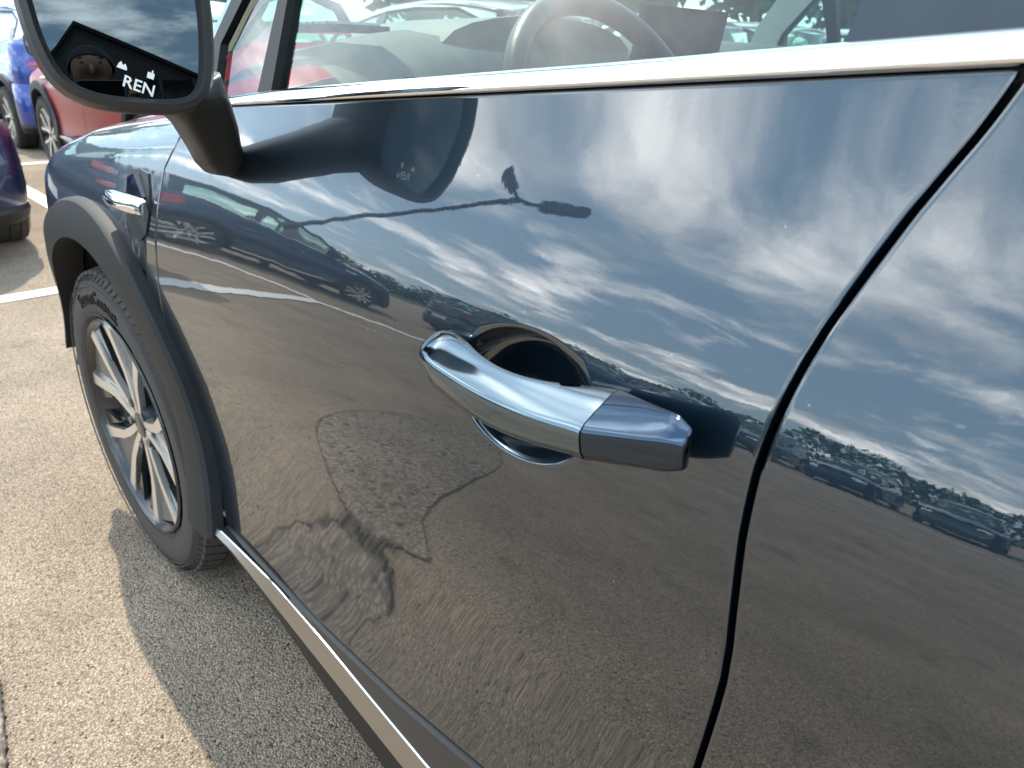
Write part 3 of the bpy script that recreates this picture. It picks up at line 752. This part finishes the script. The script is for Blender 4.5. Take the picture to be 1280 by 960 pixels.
    ex = nrm.cross(Vector((0, 0, 1))).normalized(); ez = ex.cross(nrm)          # ex ~ world +x seen from behind
    if ex.x < 0: ex = -ex; ez = -ez if ez.z < 0 else ez
    ez = Vector((0, 0, 1))-nrm*nrm.z; ez.normalize()
    gl = [(-.070, .045), (-.068, .0), (-.066, -.030), (-.058, -.060), (-.038, -.074), (.0, -.080), (.040, -.081), (.055, -.072), (.062, -.045), (.067, .0), (.066, .045), (.058, .072), (.030, .084), (-.020, .084), (-.055, .075)]
    def sm2(poly, it=2):
        for _ in range(it):
            q = []
            for a, b in zip(poly, poly[1:]+poly[:1]): q += [(a[0]*.75+b[0]*.25, a[1]*.75+b[1]*.25), (a[0]*.25+b[0]*.75, a[1]*.25+b[1]*.75)]
            poly = q
        return poly
    g = sm2(gl)
    def mp(p, d, k=1.0, ox=0, oz=0): q = mc+ex*(p[0]*k+ox)+ez*(p[1]*k+oz)-nrm*d; return tuple(q)
    # convex mirror face
    rows = []
    RC = 1.3
    for k in np.linspace(.02, 1, 14):
        rows.append([mp((p[0]*k, p[1]*k), ((p[0]*k)**2+(p[1]*k)**2)/(2*RC)+.004) for p in g])
    V, F = grid(np.array(rows), close_u=True); F.append(tuple(range(len(g)))[::-1])
    hb = []                                           # housing: rim, lip, shell going forward
    def off(k): return [(p[0]*k, p[1]*k) for p in g]
    def grow(e): 
        out = []
        n = len(g)
        for i in range(n):
            t = Vector((g[(i+1) % n][0]-g[i-1][0], g[(i+1) % n][1]-g[i-1][1])); t.normalize(); nn = Vector((t.y, -t.x))
            c = Vector(g[i]); 
            if nn.dot(c) < 0: nn = -nn
            q = c+nn*e; out.append((q.x, q.y))
        return out
    layers = [(grow(-.001), .012, 1, 0, 0), (grow(.0015), -.002, 1, 0, 0), (grow(.0045), -.006, 1, 0, 0), (grow(.0105), -.004, 1, 0, 0), (grow(.0135), .004, 1, 0, 0), (grow(.0145), .020, 1, 0, 0), (grow(.0135), .05, .99, .0, .002), (grow(.010), .085, .92, .004, .006), (grow(.006), .112, .76, .010, .010), (grow(.0), .128, .48, .014, .014), (grow(0), .134, .1, .015, .015)]
    rows = [[mp(p, d, k, ox, oz) for p in L] for L, d, k, ox, oz in layers]
    V2, F2 = grid(np.array(rows), close_u=True)
    n = len(g); F2.append(tuple(range(len(V2)-n, len(V2))))
    mh, mh2 = part('side_mirror', (V2, F2), 'housing', fix=True, sharp=50)
    part('mirror_glass', (V, F), 'mirror_glass', parent=mh, both=mh2, fix=False)
    # stalk: a leg from under the housing to a foot on the door
    st = []
    for (cx, cy, cz_, ax, ay) in ((-.040, -.690, 1.032, .030, .044), (-.020, -.668, 1.008, .026, .041), (.000, -.640, .978, .024, .039), (.014, -.614, .956, .022, .038), (.030, -.592, .940, .020, .037), (.046, -.582, .934, .018, .036)):
        st.append([(cx+ax*math.copysign(abs(math.cos(t))**.5, math.cos(t)), cy+ay*math.copysign(abs(math.sin(t))**.5, math.sin(t))*.9, cz_+ax*.55*math.cos(t)) for t in [2*math.pi*k/20 for k in range(20)]])
    V, F = grid(np.array(st), close_u=True); F += [tuple(range(20)), tuple(range(len(V)-20, len(V)))[::-1]]
    part('mirror_stalk', (V, F), 'housing', parent=mh, both=mh2, fix=True, sharp=60)
    # ---- cabin
    yy = [-.30, -.42, -.55, -.64, -.70, -.735, -.75, -.72]; zz = [1.06, 1.095, 1.108, 1.100, 1.075, 1.03, .95, .70]
    P = np.array([[(x, y-.07*((x-XC)/.75)**2, z-(.055*abs((x-XC)/.77)**6)) for x in np.linspace(.115, 2*XC-.115, 33)] for y, z in zip(yy, zz)])
    dsh = part('dashboard', grid(P, flip=True), 'dash', both=False, fix=False)
    # instrument hood, screen, vents, column
    rows = []
    for k in range(13):
        a = math.pi*k/12; rows.append([(.49-.20*math.cos(a), y, 1.06+.062*math.sin(a)**.7) for y in (-.46, -.58, -.70, -.70)])
    for k, r_ in enumerate(rows): rows[k][3] = (r_[3][0], -.70, 1.05)
    part('instrument_hood', grid(np.array(rows)), 'dash_light', parent=dsh, both=False)
    part('centre_screen', box((.72, -.775, 1.090), (.22, .014, .105), Matrix.Rotation(R(10), 3, 'X')), 'screen', parent=dsh, both=False, smooth=False)
    part('air_vent', join(*[box((.255, -.50-.018*k, 1.104), (.085, .006, .007), Matrix.Rotation(R(35), 3, 'X')) for k in range(4)], box((.255, -.527, 1.099), (.10, .085, .010))), 'gloss_black', parent=dsh, both=False, smooth=False)
    # steering wheel
    c = Vector((.48, -.855, .980)); n_ = Vector((0, -.88, .47)).normalized(); e1 = Vector((1, 0, 0)); e2 = n_.cross(e1)
    ring = [c+e1*.185*math.cos(t)+e2*.178*math.sin(t) for t in [2*math.pi*k/48 for k in range(48)]]
    rows = []
    for k, p in enumerate(ring):
        rad = (p-c).normalized()
        rows.append([tuple(p+rad*.016*math.cos(q)+n_*.017*math.sin(q)) for q in [2*math.pi*j/12 for j in range(12)]])
    Vw, Fw = grid(np.array(rows), close_u=True, close_v=True)
    sp = [tube([c+n_*.0, c+e1*s*.17+n_*.01], [.035, .018], 8) for s in (-1, 1)]
    sw = part('steering_wheel', join((Vw, Fw), *sp), 'leather', both=False, fix=True)
    pad = part('wheel_pad', lathe([(-.02, .0), (-.02, .05), (-.008, .070), (.03, .075)], 24), 'leather', parent=sw, both=False)
    pad.data.transform(Matrix.Translation((c.x-XC, c.y, c.z)) @ Vector((1, 0, 0)).rotation_difference(-n_).to_matrix().to_4x4() @ Matrix.Translation((XC, 0, 0)))
    for sx in (.47, 2*XC-.47):
        def slab(y0, z0, y1, z1, w, t, n=9):
            a = Vector((0, y0, z0)); b = Vector((0, y1, z1)); d = (b-a).normalized(); nn = Vector((0, d.z, -d.y)); rows = []
            for k in range(n):
                u = k/(n-1); p = a.lerp(b, u); ww = w*(1-.25*u**3); tt = t*(.6+.4*math.sin(math.pi*min(1, .15+u*.8)))
                rows.append([tuple(p+Vector((sx, 0, 0))+Vector((1, 0, 0))*ww*math.copysign(abs(math.cos(q))**.5, math.cos(q))+nn*tt*math.copysign(abs(math.sin(q))**.5, math.sin(q))) for q in [2*math.pi*j/20 for j in range(20)]])
            V, F = grid(np.array(rows), close_u=True); F += [tuple(range(20)), tuple(range(len(V)-20, len(V)))]
            return V, F
        part('seat', join(slab(-1.10, .55, -1.60, .50, .25, .09), slab(-1.60, .55, -1.86, 1.10, .23, .07), slab(-1.875, 1.13, -1.93, 1.30, .13, .05)), 'seat_cloth', both=False, fix=True)
    part('rear_seat', join(box((XC, -2.25, .52), (1.25, .5, .2)), box((XC, -2.55, .85), (1.25, .14, .55), Matrix.Rotation(R(15), 3, 'X'))), 'seat_cloth', both=False, smooth=False)
    part('parcel_shelf', box((XC, -2.92, .98), (1.3, .5, .03)), 'seat_cloth', both=False, smooth=False)
    part('underbody', join(box((XC, -1.32, .28), (1.45, 1.62, .14)), box((XC, -.65, .60), (1.40, .04, .75)), box((XC, .30, .5), (1.0, .7, .5)), box((XC, -2.75, .50), (.98, .9, .4))), 'black', both=False, smooth=False)
    part('headlining', grid(np.array([[(XC+t*.57, y, zroof(y)-.02+.03*(1-t*t)) for t in np.linspace(-1, 1, 9)] for y in np.linspace(-1.25, -3.0, 9)])), 'headliner', both=False)
    for pill in ([A1[4], A1[3], A1[2], A1[1], A3[1], A3[2], A3[3], A3[4]],):
        part('pillar_trim', prism(pill, lambda p, d: gp(p, .030+d), .006), 'headliner', smooth=False, fix=True)
    part('door_trim', grid(patch(lambda z: 0*z-.60, lambda z: 0*z-2.25, lambda y: 0*y+.40, lambda y: belt(y)+.012, np.linspace(0, 1, 20), np.linspace(0, 1, 8), surf=lambda y, z: S(y, z)+.075)), 'dash')
    return root

PAINTED = set()
def children(o): return list(o.children)
def copy_car(src, loc, rot, pm, label, group, name='parked_car', skip=()):
    r = src.copy(); r.name = name; COL.objects.link(r); r.location = loc; r.rotation_euler = (0, 0, rot)
    for k in ('label', 'category', 'group', 'kind'):
        if k in r: del r[k]
    tag(r, label, 'car', group)
    def rec(o, p):
        for ch in o.children:
            if ch.name.split('.')[0] in skip: continue
            c = ch.copy(); COL.objects.link(c); c.parent = p
            if c.type == 'MESH' and c.data.materials and c.data.materials[0].name == 'paint_navy':
                c.material_slots[0].link = 'OBJECT'; c.material_slots[0].material = MAT[pm]
            rec(ch, c)
    rec(src, r)
    return r

# ------------------------------------------------------------------ ground and markings
def sheet(name, x0, x1, y0, y1, z, mat, kind='structure'):
    o = mesh(name, [(x0, y0, z), (x1, y0, z), (x1, y1, z), (x0, y1, z)], [(0, 1, 2, 3)], mat, smooth=False)
    return tag(o, kind=kind)
def stripe(a, b, w, z=.004):
    a = Vector((*a, 0)); b = Vector((*b, 0)); d = (b-a).normalized(); n = Vector((-d.y, d.x, 0))*w/2
    V = [tuple(p+Vector((0, 0, z))) for p in (a-n, b-n, b+n, a+n)]
    o = mesh('road_marking', V, [(0, 1, 2, 3)], 'line_paint', smooth=False); return tag(o, kind='structure')
sheet('ground', -1200, 1200, -1200, 1200, -.03, 'grass_ground')
sheet('parking_lot', -60, 60, -60, 40, 0, 'asphalt')
stripe((-.5, 2.44), (9.5, 2.44), .12)
stripe((-1.5, 7.42), (9.5, 7.42), .13)
for x in (.90, 3.35, 5.8, 8.2): stripe((x, 2.52), (x, 7.34), .12)
stripe((-2.3, 6.62), (-3.5, 5.26), .24)
stripe((-3.5, 5.26), (-9.5, 4.05), .26, .008)
stripe((-.9, 2.62), (-3.44, 5.22), .16, .012)
stripe((-14.2, 12), (-14.2, -16), .12)
# an older patch of coarser asphalt let into the surface beside the car, with the open joint round it
pp = [(-1.68, .53), (-1.28, .64), (-.62, .50), (-.39, .05), (-.352, -.15), (-.362, -.24), (-.395, -.47), (-.46, -.36), (-.55, -.23), (-1.39, .07)]
def ragged(poly, n, amp):
    rs = random.Random(2); out = []
    for (ax, ay), (bx, by) in zip(poly, poly[1:]+poly[:1]):
        for k in range(n): t = k/n; out.append((ax+(bx-ax)*t+rs.uniform(-amp, amp), ay+(by-ay)*t+rs.uniform(-amp, amp)))
    return out
for _ in range(2):
    pp = [q for a_, b_ in zip(pp, pp[1:]+pp[:1]) for q in ((a_[0]*.75+b_[0]*.25, a_[1]*.75+b_[1]*.25), (a_[0]*.25+b_[0]*.75, a_[1]*.25+b_[1]*.75))]
rg = ragged(pp, 5, .003)
tag(mesh('asphalt_patch', [(x, y, .004) for x, y in rg], [tuple(range(len(rg)))[::-1]], 'asphalt_patch', smooth=False), kind='structure')
cx = sum(p[0] for p in rg)/len(rg); cy = sum(p[1] for p in rg)/len(rg); rs_ = random.Random(4)
V = []; n = len(rg)
for x, y in rg:
    d = math.hypot(x-cx, y-cy); w = rs_.uniform(.0008, .0026)*(1.7 if x < -.6 else 1)
    V += [(x-(x-cx)/d*.002, y-(y-cy)/d*.002, .008), (x+(x-cx)/d*w, y+(y-cy)/d*w, .008)]
tag(mesh('road_crack', V, [(2*i, 2*((i+1) % n), 2*((i+1) % n)+1, 2*i+1) for i in range(n)], 'joint', smooth=False), kind='structure')

# ------------------------------------------------------------------ cars
hero = build_car()
tag(hero, 'dark navy crossover in the foreground, its chrome door handle and mirror close to the camera', 'car', 'parked cars')
# reflection of a sign, laid on the hero's mirror glass as white letters and icons
mg = [o for o in hero.children if o.name.startswith('side_mirror')][0]
def sign_reflection(name, V2, F, parent):
    mc = Vector((-.104-XC, -.735, 1.105)); nrm = Vector((-.2205, -.972, .0895)).normalized()
    ex = -nrm.cross(Vector((0, 0, 1))).normalized(); ez = (Vector((0, 0, 1))-nrm*nrm.z).normalized()
    V = [tuple(mc+ex*p[0]+ez*p[1]-nrm*((p[0]**2+p[1]**2)/2.6+.0036)) for p in V2]
    return mesh(name, V, F, 'reflected_white', parent, smooth=False)
def flat_text(body, size):
    cu = bpy.data.curves.new('lettering', 'FONT'); cu.body = body; cu.size = size; cu.resolution_u = 2; cu.offset = .0002
    to = bpy.data.objects.new('lettering', cu); COL.objects.link(to); bpy.context.view_layer.update()
    me = bpy.data.meshes.new_from_object(to); bpy.data.objects.remove(to)
    return [(v.co.x, v.co.y) for v in me.vertices], [tuple(p.vertices) for p in me.polygons]
tx, tf = flat_text('REN', .0150)
ang = R(-22)
def place(V, o, a=ang): return [(o[0]+x*math.cos(a)-y*math.sin(a), o[1]+x*math.sin(a)+y*math.cos(a)) for x, y in V]
TX0 = (-.0115, -.0680)
sign_reflection('reflected_lettering', place(tx, TX0), tf, mg)
ic = [(0, 0), (.0085, 0), (.0085, .002), (.0065, .0055), (.0045, .0035), (.003, .0065), (.0012, .0045)]
sign_reflection('reflected_icon', place(ic, (TX0[0]-.001, TX0[1]+.016)), [tuple(range(7))], mg)
ic2 = [(0, 0), (.006, 0), (.006, .0055), (.0045, .0055), (.0045, .008), (.0032, .008), (.0032, .0055), (0, .0055)]
sign_reflection('reflected_icon', place(ic2, (TX0[0]+.023, TX0[1]+.007)), [tuple(range(8))], mg)

PI = math.pi
cars = [
    ((-.37, 6.42, 0), 0, 'paint_dark_blue', 'very dark blue car at the left edge of the photo, showing one rear tyre'),
    ((2.24, 6.62, 0), 0, 'paint_red', 'red car behind the front wing of the navy crossover'),
    ((2.36, 11.55, 0), 0, 'paint_blue', 'bright blue car with a C-shaped red tail lamp, beyond the red car'),
    ((4.75, 6.5, 0), 0, 'paint_silver', 'silver car seen through the front window of the navy crossover, next to the red car'),
    ((7.15, 6.4, 0), 0, 'paint_grey', 'grey car beyond the silver car, seen over the dashboard'),
    ((9.60, 6.5, 0), 0, 'paint_silver', 'silver car at the far end of the row, seen over the steering wheel'),
    ((4.85, 11.5, 0), 0, 'paint_white', 'white car in the second row, beside the bright blue car'),
    ((12.4, 6.2, 0), 0, 'paint_white', 'white car at the far right of the row, seen past the centre screen'),
]
for loc, rot, pm, lab in cars: copy_car(hero, loc, rot, pm, lab, 'parked cars', skip=('reflected_lettering', 'reflected_icon', 'tyre_lettering', 'wheel_nut', 'parcel_shelf'))
H = PI/2
row = [
    ((-5.6, 8.6, 0), H, 'paint_dark_blue', 'dark blue car in profile reflected in the front door ahead of the handle'),
    ((-11.4, 8.4, 0), H, 'paint_black', 'black car reflected in the door just above the handle scoop'),
    ((-17.0, 10.2, 0), H, 'paint_dark_blue', 'dark blue car reflected behind the handle scoop'),
    ((-18.5, 11.8, 0), -H, 'paint_dark_blue', 'dark blue car facing the door in the distant reflected row, first from the left'),
    ((-18.5, 9.1, 0), -H, 'paint_navy', 'navy car facing the door in the distant reflected row, second from the left'),
    ((-18.5, 6.3, 0), -H, 'paint_black', 'black car facing the door in the distant reflected row, third from the left'),
    ((-18.5, 3.5, 0), -H, 'paint_dark_blue', 'dark blue car facing the door in the distant reflected row, fourth from the left'),
    ((-18.5, .8, 0), -H, 'paint_navy', 'navy car facing the door in the distant reflected row, fifth from the left'),
    ((-18.5, -1.9, 0), -H, 'paint_black', 'black car facing the door in the distant reflected row, sixth from the left'),
    ((-18.5, -4.7, 0), -H, 'paint_dark_blue', 'dark blue car facing the door in the distant reflected row, seventh from the left'),
    ((-18.5, -7.4, 0), -H, 'paint_black', 'black car facing the door in the distant reflected row, eighth from the left'),
    ((-18.5, -10.2, 0), -H, 'paint_navy', 'navy car facing the door in the distant reflected row, at its right end'),
]
for loc, rot, pm, lab in row: copy_car(hero, loc, rot, pm, lab, 'cars reflected in the door', skip=('reflected_lettering', 'reflected_icon', 'tyre_lettering', 'wheel_nut', 'seat', 'rear_seat', 'parcel_shelf', 'air_vent', 'steering_wheel', 'centre_screen', 'door_trim', 'instrument_hood'))

# ------------------------------------------------------------------ trees
def tree(loc, h, r, seed, mat, label, n=2600, leaf=.22):
    rs = np.random.RandomState(seed)
    t = bpy.data.objects.new('tree', None); COL.objects.link(t); t.location = loc; tag(t, label, 'tree', 'trees round the car park')
    limbs = [tube([(0, 0, -.1), (.05, 0, h*.25), (.0, .05, h*.55), (.1, .0, h*.85)], [.035*h*.5, .028*h*.5, .018*h*.5, .006*h*.5], 8)]
    clumps = []
    for k in range(14):
        a = rs.rand()*6.28; zz = h*(.35+.6*rs.rand()); rr = r*(.35+.6*rs.rand())*(1.15-.8*abs(zz/h-.55))
        c = np.array([rr*math.cos(a), rr*math.sin(a), zz]); clumps.append((c, r*(.28+.25*rs.rand())))
        limbs.append(tube([(0, .02, max(.2*h, zz-.3*h)), tuple(c*np.array([.6, .6, 1])-np.array([0, 0, .05*h])), tuple(c)], [.012*h*.5, .008*h*.5, .003*h*.5], 5))
    clumps.append((np.array([0, 0, h*.9]), r*.35))
    V, F = join(*limbs); fix_normals(mesh('trunk', V, F, 'bark', t))
    VV = []; FF = []
    for i in range(n):
        c, s = clumps[rs.randint(len(clumps))]
        d = rs.randn(3); d /= np.linalg.norm(d); p = c+d*s*(rs.rand()**.4)*np.array([1, 1, .8])
        a = rs.randn(3); a /= np.linalg.norm(a); b = np.cross(a, rs.randn(3)); b /= np.linalg.norm(b); q = leaf*(.6+.8*rs.rand())
        k = len(VV); VV += [p-a*q, p+b*q*.45, p+a*q, p-b*q*.45]; FF.append((k, k+1, k+2, k+3))
    mesh('crown', VV, FF, mat, t, smooth=False)
    return t
def copy_tree(src, loc, rz, s, label):
    r = src.copy(); COL.objects.link(r); r.location = loc; r.rotation_euler = (0, 0, rz); r.scale = (s, s, s); r['label'] = label
    for ch in src.children:
        c = ch.copy(); COL.objects.link(c); c.parent = r
    return r
t1 = tree((15, 19, 0), 7.5, 3.2, 1, 'leaf', 'broad green tree beyond the car park, seen above the centre screen', leaf=.28)
t2 = tree((3.2, 27, 0), 6.5, 2.6, 2, 'leaf_yellow', 'yellow green tree at the top left corner behind the bright blue car', leaf=.25)
k = 0
ORD = 'first second third fourth fifth sixth seventh eighth ninth tenth eleventh twelfth thirteenth fourteenth fifteenth sixteenth seventeenth eighteenth nineteenth twentieth twenty-first twenty-second twenty-third twenty-fourth twenty-fifth'.split()
rs = random.Random(5)
for az, d in ((36, 26), (42, 28), (49, 25), (54, 29), (60, 26), (66, 28), (73, 26), (80, 28)):
    copy_tree(t1, (-.35+d*math.sin(R(az)), -1.5+d*math.cos(R(az)), 0), rs.random()*6, .85+.3*rs.random(), 'green tree in the row beyond the parked cars, %s from the left' % ORD[k]); k += 1
# a far-off belt of trees on the skyline: one mass
rs2 = np.random.RandomState(11); VV = []; FF = []
for i in range(26000):
    y = rs2.uniform(-150, 150); hh = 4.3+1.0*math.sin(y*.11)+.8*math.sin(y*.37+1)+.5*math.sin(y*.93)
    p = np.array([-72+rs2.uniform(-3, 3), y, hh*rs2.rand()**.75]); a_ = rs2.randn(3); a_ /= np.linalg.norm(a_); b_ = np.cross(a_, rs2.randn(3)); b_ /= np.linalg.norm(b_); q = .42*(.6+.8*rs2.rand())
    k = len(VV); VV += [p-a_*q, p+b_*q*.5, p+a_*q, p-b_*q*.5]; FF.append((k, k+1, k+2, k+3))
tag(mesh('distant_trees', VV, FF, 'leaf', smooth=False), kind='stuff')

# ------------------------------------------------------------------ lamp posts
def lamp(loc, h, label, rz=0):
    t = bpy.data.objects.new('street_lamp', None); COL.objects.link(t); t.location = loc; t.rotation_euler = (0, 0, rz); tag(t, label, 'street lamp', 'lamp posts of the car park')
    V, F = tube([(0, 0, 0), (0, 0, h*.5), (0, 0, h)], [.085, .07, .05], 12); fix_normals(mesh('pole', V, F, 'lamp_post', t))
    for s in (-1, 1):
        V, F = tube([(0, 0, h-.05), (s*.5, 0, h+.12), (s*.9, 0, h+.16)], [.04, .035, .03], 8); mesh('arm', V, F, 'lamp_post', t)
        V, F = box((s*1.25, 0, h+.17), (.75, .32, .10)); mesh('lamp_head', V, F, 'lamp_post', t, smooth=False)
    return t
t = bpy.data.objects.new('street_lamp', None); COL.objects.link(t); t.location = (-4.4, 8.9, 0); tag(t, 'street lamp with a long raking arm, reflected in the upper part of the front door', 'street lamp', 'lamp posts of the car park')
top = Vector((-4.9+4.4, 4.6-8.9, 3.35))
mesh('pole', *tube([(0, 0, 0), (0, 0, 1.0), (-.02, -.12, 1.30)], [.07, .06, .055], 12), 'lamp_post', t)
mesh('arm', *tube([Vector((-.02, -.12, 1.30)), Vector((-.02, -.12, 1.30)).lerp(top, .5)+Vector((0, 0, .05)), top], [.055, .045, .035], 10), 'lamp_post', t)
for a_, b_ in ((Vector((-.26, -.20, .11)), Vector((-.70, -.54, .34))), (Vector((.08, .06, .06)), Vector((.22, .17, .21)))):
    d = (b_-a_).normalized(); mesh('arm', *tube([top, top+a_], [.03, .03], 8), 'lamp_post', t)
    q = d.to_track_quat('X', 'Z').to_matrix(); mesh('lamp_head', *box(tuple(top+(a_+b_)/2), ((b_-a_).length, .26, .09), q), 'lamp_post', t, smooth=False)
lamp((-30, -14, 0), 6, 'distant street lamp reflected in the rear door', 0)
lamp((-30, -24, 0), 6, 'most distant street lamp reflected near the right edge', 0)

# ------------------------------------------------------------------ showroom behind the camera, seen in the mirror
b = bpy.data.objects.new('pitched_building', None); COL.objects.link(b); b.location = (-5.0, -19.5, 0); b.rotation_euler = (0, 0, R(-18))
tag(b, 'dark building with a steep lopsided roof behind the photographer, reflected in the door mirror', 'building')
gp_ = [(-2.2, 0), (11.5, 0), (9.5, .5), (0, 4.5), (-2.2, 1.9)]
def bpart(name, VF, mat): return fix_normals(mesh(name, VF[0], VF[1], mat, b, smooth=False))
bpart('wall', prism(gp_, lambda p, d: (p[0], -d, p[1]), 9.0), 'cladding_dark')
bpart('roof', prism([(9.7, .46), (9.75, .60), (0, 4.72), (-2.4, 1.86), (-2.35, 1.74), (0, 4.52)], lambda p, d: (p[0], .25-d, p[1]), 9.5), 'black')
for k in range(4): bpart('window', box((-.9+1.75*k, .02, 1.1), (1.5, .06, 1.9)), 'screen')
for k in range(5): bpart('mullion', box((-1.78+1.75*k, .06, 1.1), (.12, .14, 2.1)), 'lamp_post')

# ------------------------------------------------------------------ the photographer, seen only in the mirror and the chrome
def skinned(name, joints, edges, mat, parent=None, sub=2):
    me = bpy.data.meshes.new(name); me.from_pydata([j[0] for j in joints], edges, []); me.update()
    o = bpy.data.objects.new(name, me); COL.objects.link(o)
    sk = o.modifiers.new('skin', 'SKIN'); sk.use_smooth_shade = True
    for v, j in zip(me.skin_vertices[0].data, joints): v.radius = (j[1], j[2] if len(j) > 2 else j[1])
    me.skin_vertices[0].data[0].use_root = True
    ss = o.modifiers.new('sub', 'SUBSURF'); ss.levels = sub; ss.render_levels = sub
    bpy.context.view_layer.update()
    dg = bpy.context.evaluated_depsgraph_get(); m2 = bpy.data.meshes.new_from_object(o.evaluated_get(dg))
    bpy.data.objects.remove(o); m2.materials.clear(); m2.materials.append(MAT[mat]); m2.name = name
    m2.polygons.foreach_set('use_smooth', [True]*len(m2.polygons))
    q = bpy.data.objects.new(name, m2); COL.objects.link(q)
    if parent: q.parent = parent
    return q
pr = bpy.data.objects.new('person', None); COL.objects.link(pr); pr.location = (-.585, -2.55, 0)
pr.rotation_euler = (0, 0, R(-15))    # local +y is where the person faces
tag(pr, 'photographer in dark clothes squatting beside the door, reflected in the mirror', 'person')
# local frame: x right, y forward; phone is about 0.86 m ahead
J = [((0, -.05, .52), .12, .10), ((0, .06, .68), .13, .10), ((0, .26, .90), .15, .105), ((0, .36, .99), .060), ((0, .405, 1.045), .054), ((0, .455, 1.105), .080, .085), ((0, .475, 1.185), .100, .118), ((0, .465, 1.245), .074, .09), ((0, .530, 1.098), .040, .034)]
E = [(0, 1), (1, 2), (2, 3), (3, 4), (4, 5), (5, 6), (6, 7), (5, 8)]
for s in (-1, 1):
    n = len(J)
    J += [((s*.17, .27, .92), .055), ((s*.24, .54, .86), .042), ((s*.14, .84, .98), .032), ((s*.10, .95, 1.02), .022)]
    E += [(2, n), (n, n+1), (n+1, n+2), (n+2, n+3)]
    J += [((s*.098, .975, 1.05), .026, .018)]; E += [(n+3, n+4)]
    for f in range(4):
        q = len(J); z = 1.078-.016*f
        J += [((s*.104, 1.00, z), .0085), ((s*.092, 1.028, z+.002), .008), ((s*.075, 1.036, z+.002), .0075)]; E += [(n+4, q), (q, q+1), (q+1, q+2)]
    q = len(J); J += [((s*.080, .98, 1.03), .009), ((s*.062, 1.008, 1.028), .008)]; E += [(n+4, q), (q, q+1)]
    q = len(J); J += [((s*.10, -.02, .50), .085), ((s*.16, .33, .48), .058), ((s*.15, .08, .12), .040), ((s*.15, .06, .06), .04, .03), ((s*.155, .20, .03), .032, .022)]
    E += [(0, q), (q, q+1), (q+1, q+2), (q+2, q+3), (q+3, q+4)]
body = skinned('body', J, E, 'skin', pr)
BV = np.array([v.co[:] for v in body.data.vertices])
def front(x, z, w=.018): 
    q = BV[(abs(BV[:, 0]-x) < w) & (abs(BV[:, 2]-z) < w)]; return float(q[:, 1].max()) if len(q) else .56
HV = BV[(BV[:, 2] > 1.12) & (BV[:, 1] > .33)]; lo_, hi_ = HV.min(0), HV.max(0); hw_ = (hi_[0]-lo_[0])/2; hyc = (hi_[1]+lo_[1])/2; hyr = (hi_[1]-lo_[1])/2
# face: nose, mouth, ears, eyes, brows, all seated on the head
def blob(c, r, n=10):
    V, F = lathe([(math.cos(math.pi*i/n)*r[0], math.sin(math.pi*i/n)*1.0) for i in range(n+1)], 14)
    return [(c[0]+x, c[1]+y*r[1], c[2]+z*r[2]) for x, y, z in V], F
fc = [blob((0, front(0, 1.150)-.002, 1.150), (.013, .020, .024)), blob((0, front(0, 1.105)-.004, 1.105), (.024, .009, .008))]
for s in (-1, 1): fc += [blob((s*(hw_-.002), hyc-.01, 1.155), (.010, .018, .030))]
V, F = join(*fc); fix_normals(mesh('face', V, F, 'skin', pr))
for s in (-1, 1):
    V, F = blob((s*.033, front(s*.033, 1.178)-.004, 1.178), (.010, .006, .0045)); fix_normals(mesh('eye', V, F, 'hair', pr))
    V, F = blob((s*.034, front(s*.034, 1.198)-.002, 1.198), (.016, .004, .0028)); fix_normals(mesh('eyebrow', V, F, 'hair', pr))
rows = []
for i in range(12):
    row = []
    for a in [2*math.pi*k/28 for k in range(28)]:
        fr_ = max(0, math.sin(a)); th = (R(108)-R(49)*fr_**.7)*i/11; e = 1+.008*math.sin(7*a+i)
        row.append(((hw_+.013)*math.sin(th)*math.cos(a)*e, hyc+(hyr+.016)*math.sin(th)*math.sin(a)*e, 1.165+(hi_[2]-1.165+.016)*math.cos(th)*e))
    rows.append(row)
V, F = grid(rows, close_u=True); fix_normals(mesh('hair', V, F, 'hair', pr))
JS = [((0, -.02, .57), .172, .145), ((0, .06, .68), .165, .135), ((0, .26, .90), .172, .124), ((0, .355, .985), .080)]; ES = [(0, 1), (1, 2), (2, 3)]
for s in (-1, 1):
    n = len(JS); JS += [((s*.17, .27, .92), .075), ((s*.24, .54, .86), .058), ((s*.15, .81, .965), .044)]; ES += [(2, n), (n, n+1), (n+1, n+2)]
skinned('jacket', JS, ES, 'shirt', pr)
JT = [((0, .05, .66), .150, .115), ((0, -.03, .55), .155, .13)]; ET = [(0, 1)]
for s in (-1, 1):
    n = len(JT); JT += [((s*.10, .01, .50), .105), ((s*.16, .33, .48), .080), ((s*.15, .08, .11), .060)]; ET += [(1, n), (n, n+1), (n+1, n+2)]
skinned('trousers', JT, ET, 'trousers', pr)
for s in (-1, 1):
    skinned('shoe', [((s*.148, .0, .06), .046, .045), ((s*.151, .12, .042), .046, .036), ((s*.156, .23, .03), .038, .026)], [(0, 1), (1, 2)], 'shoe', pr)
ph = mesh('phone', *box((0, 0, 0), (.150, .072, .008)), 'housing', smooth=False)
ph.matrix_world = cam.matrix_world @ Matrix.Translation((.055, -.022, .012)); tag(ph, 'black phone held up by the photographer', 'phone')
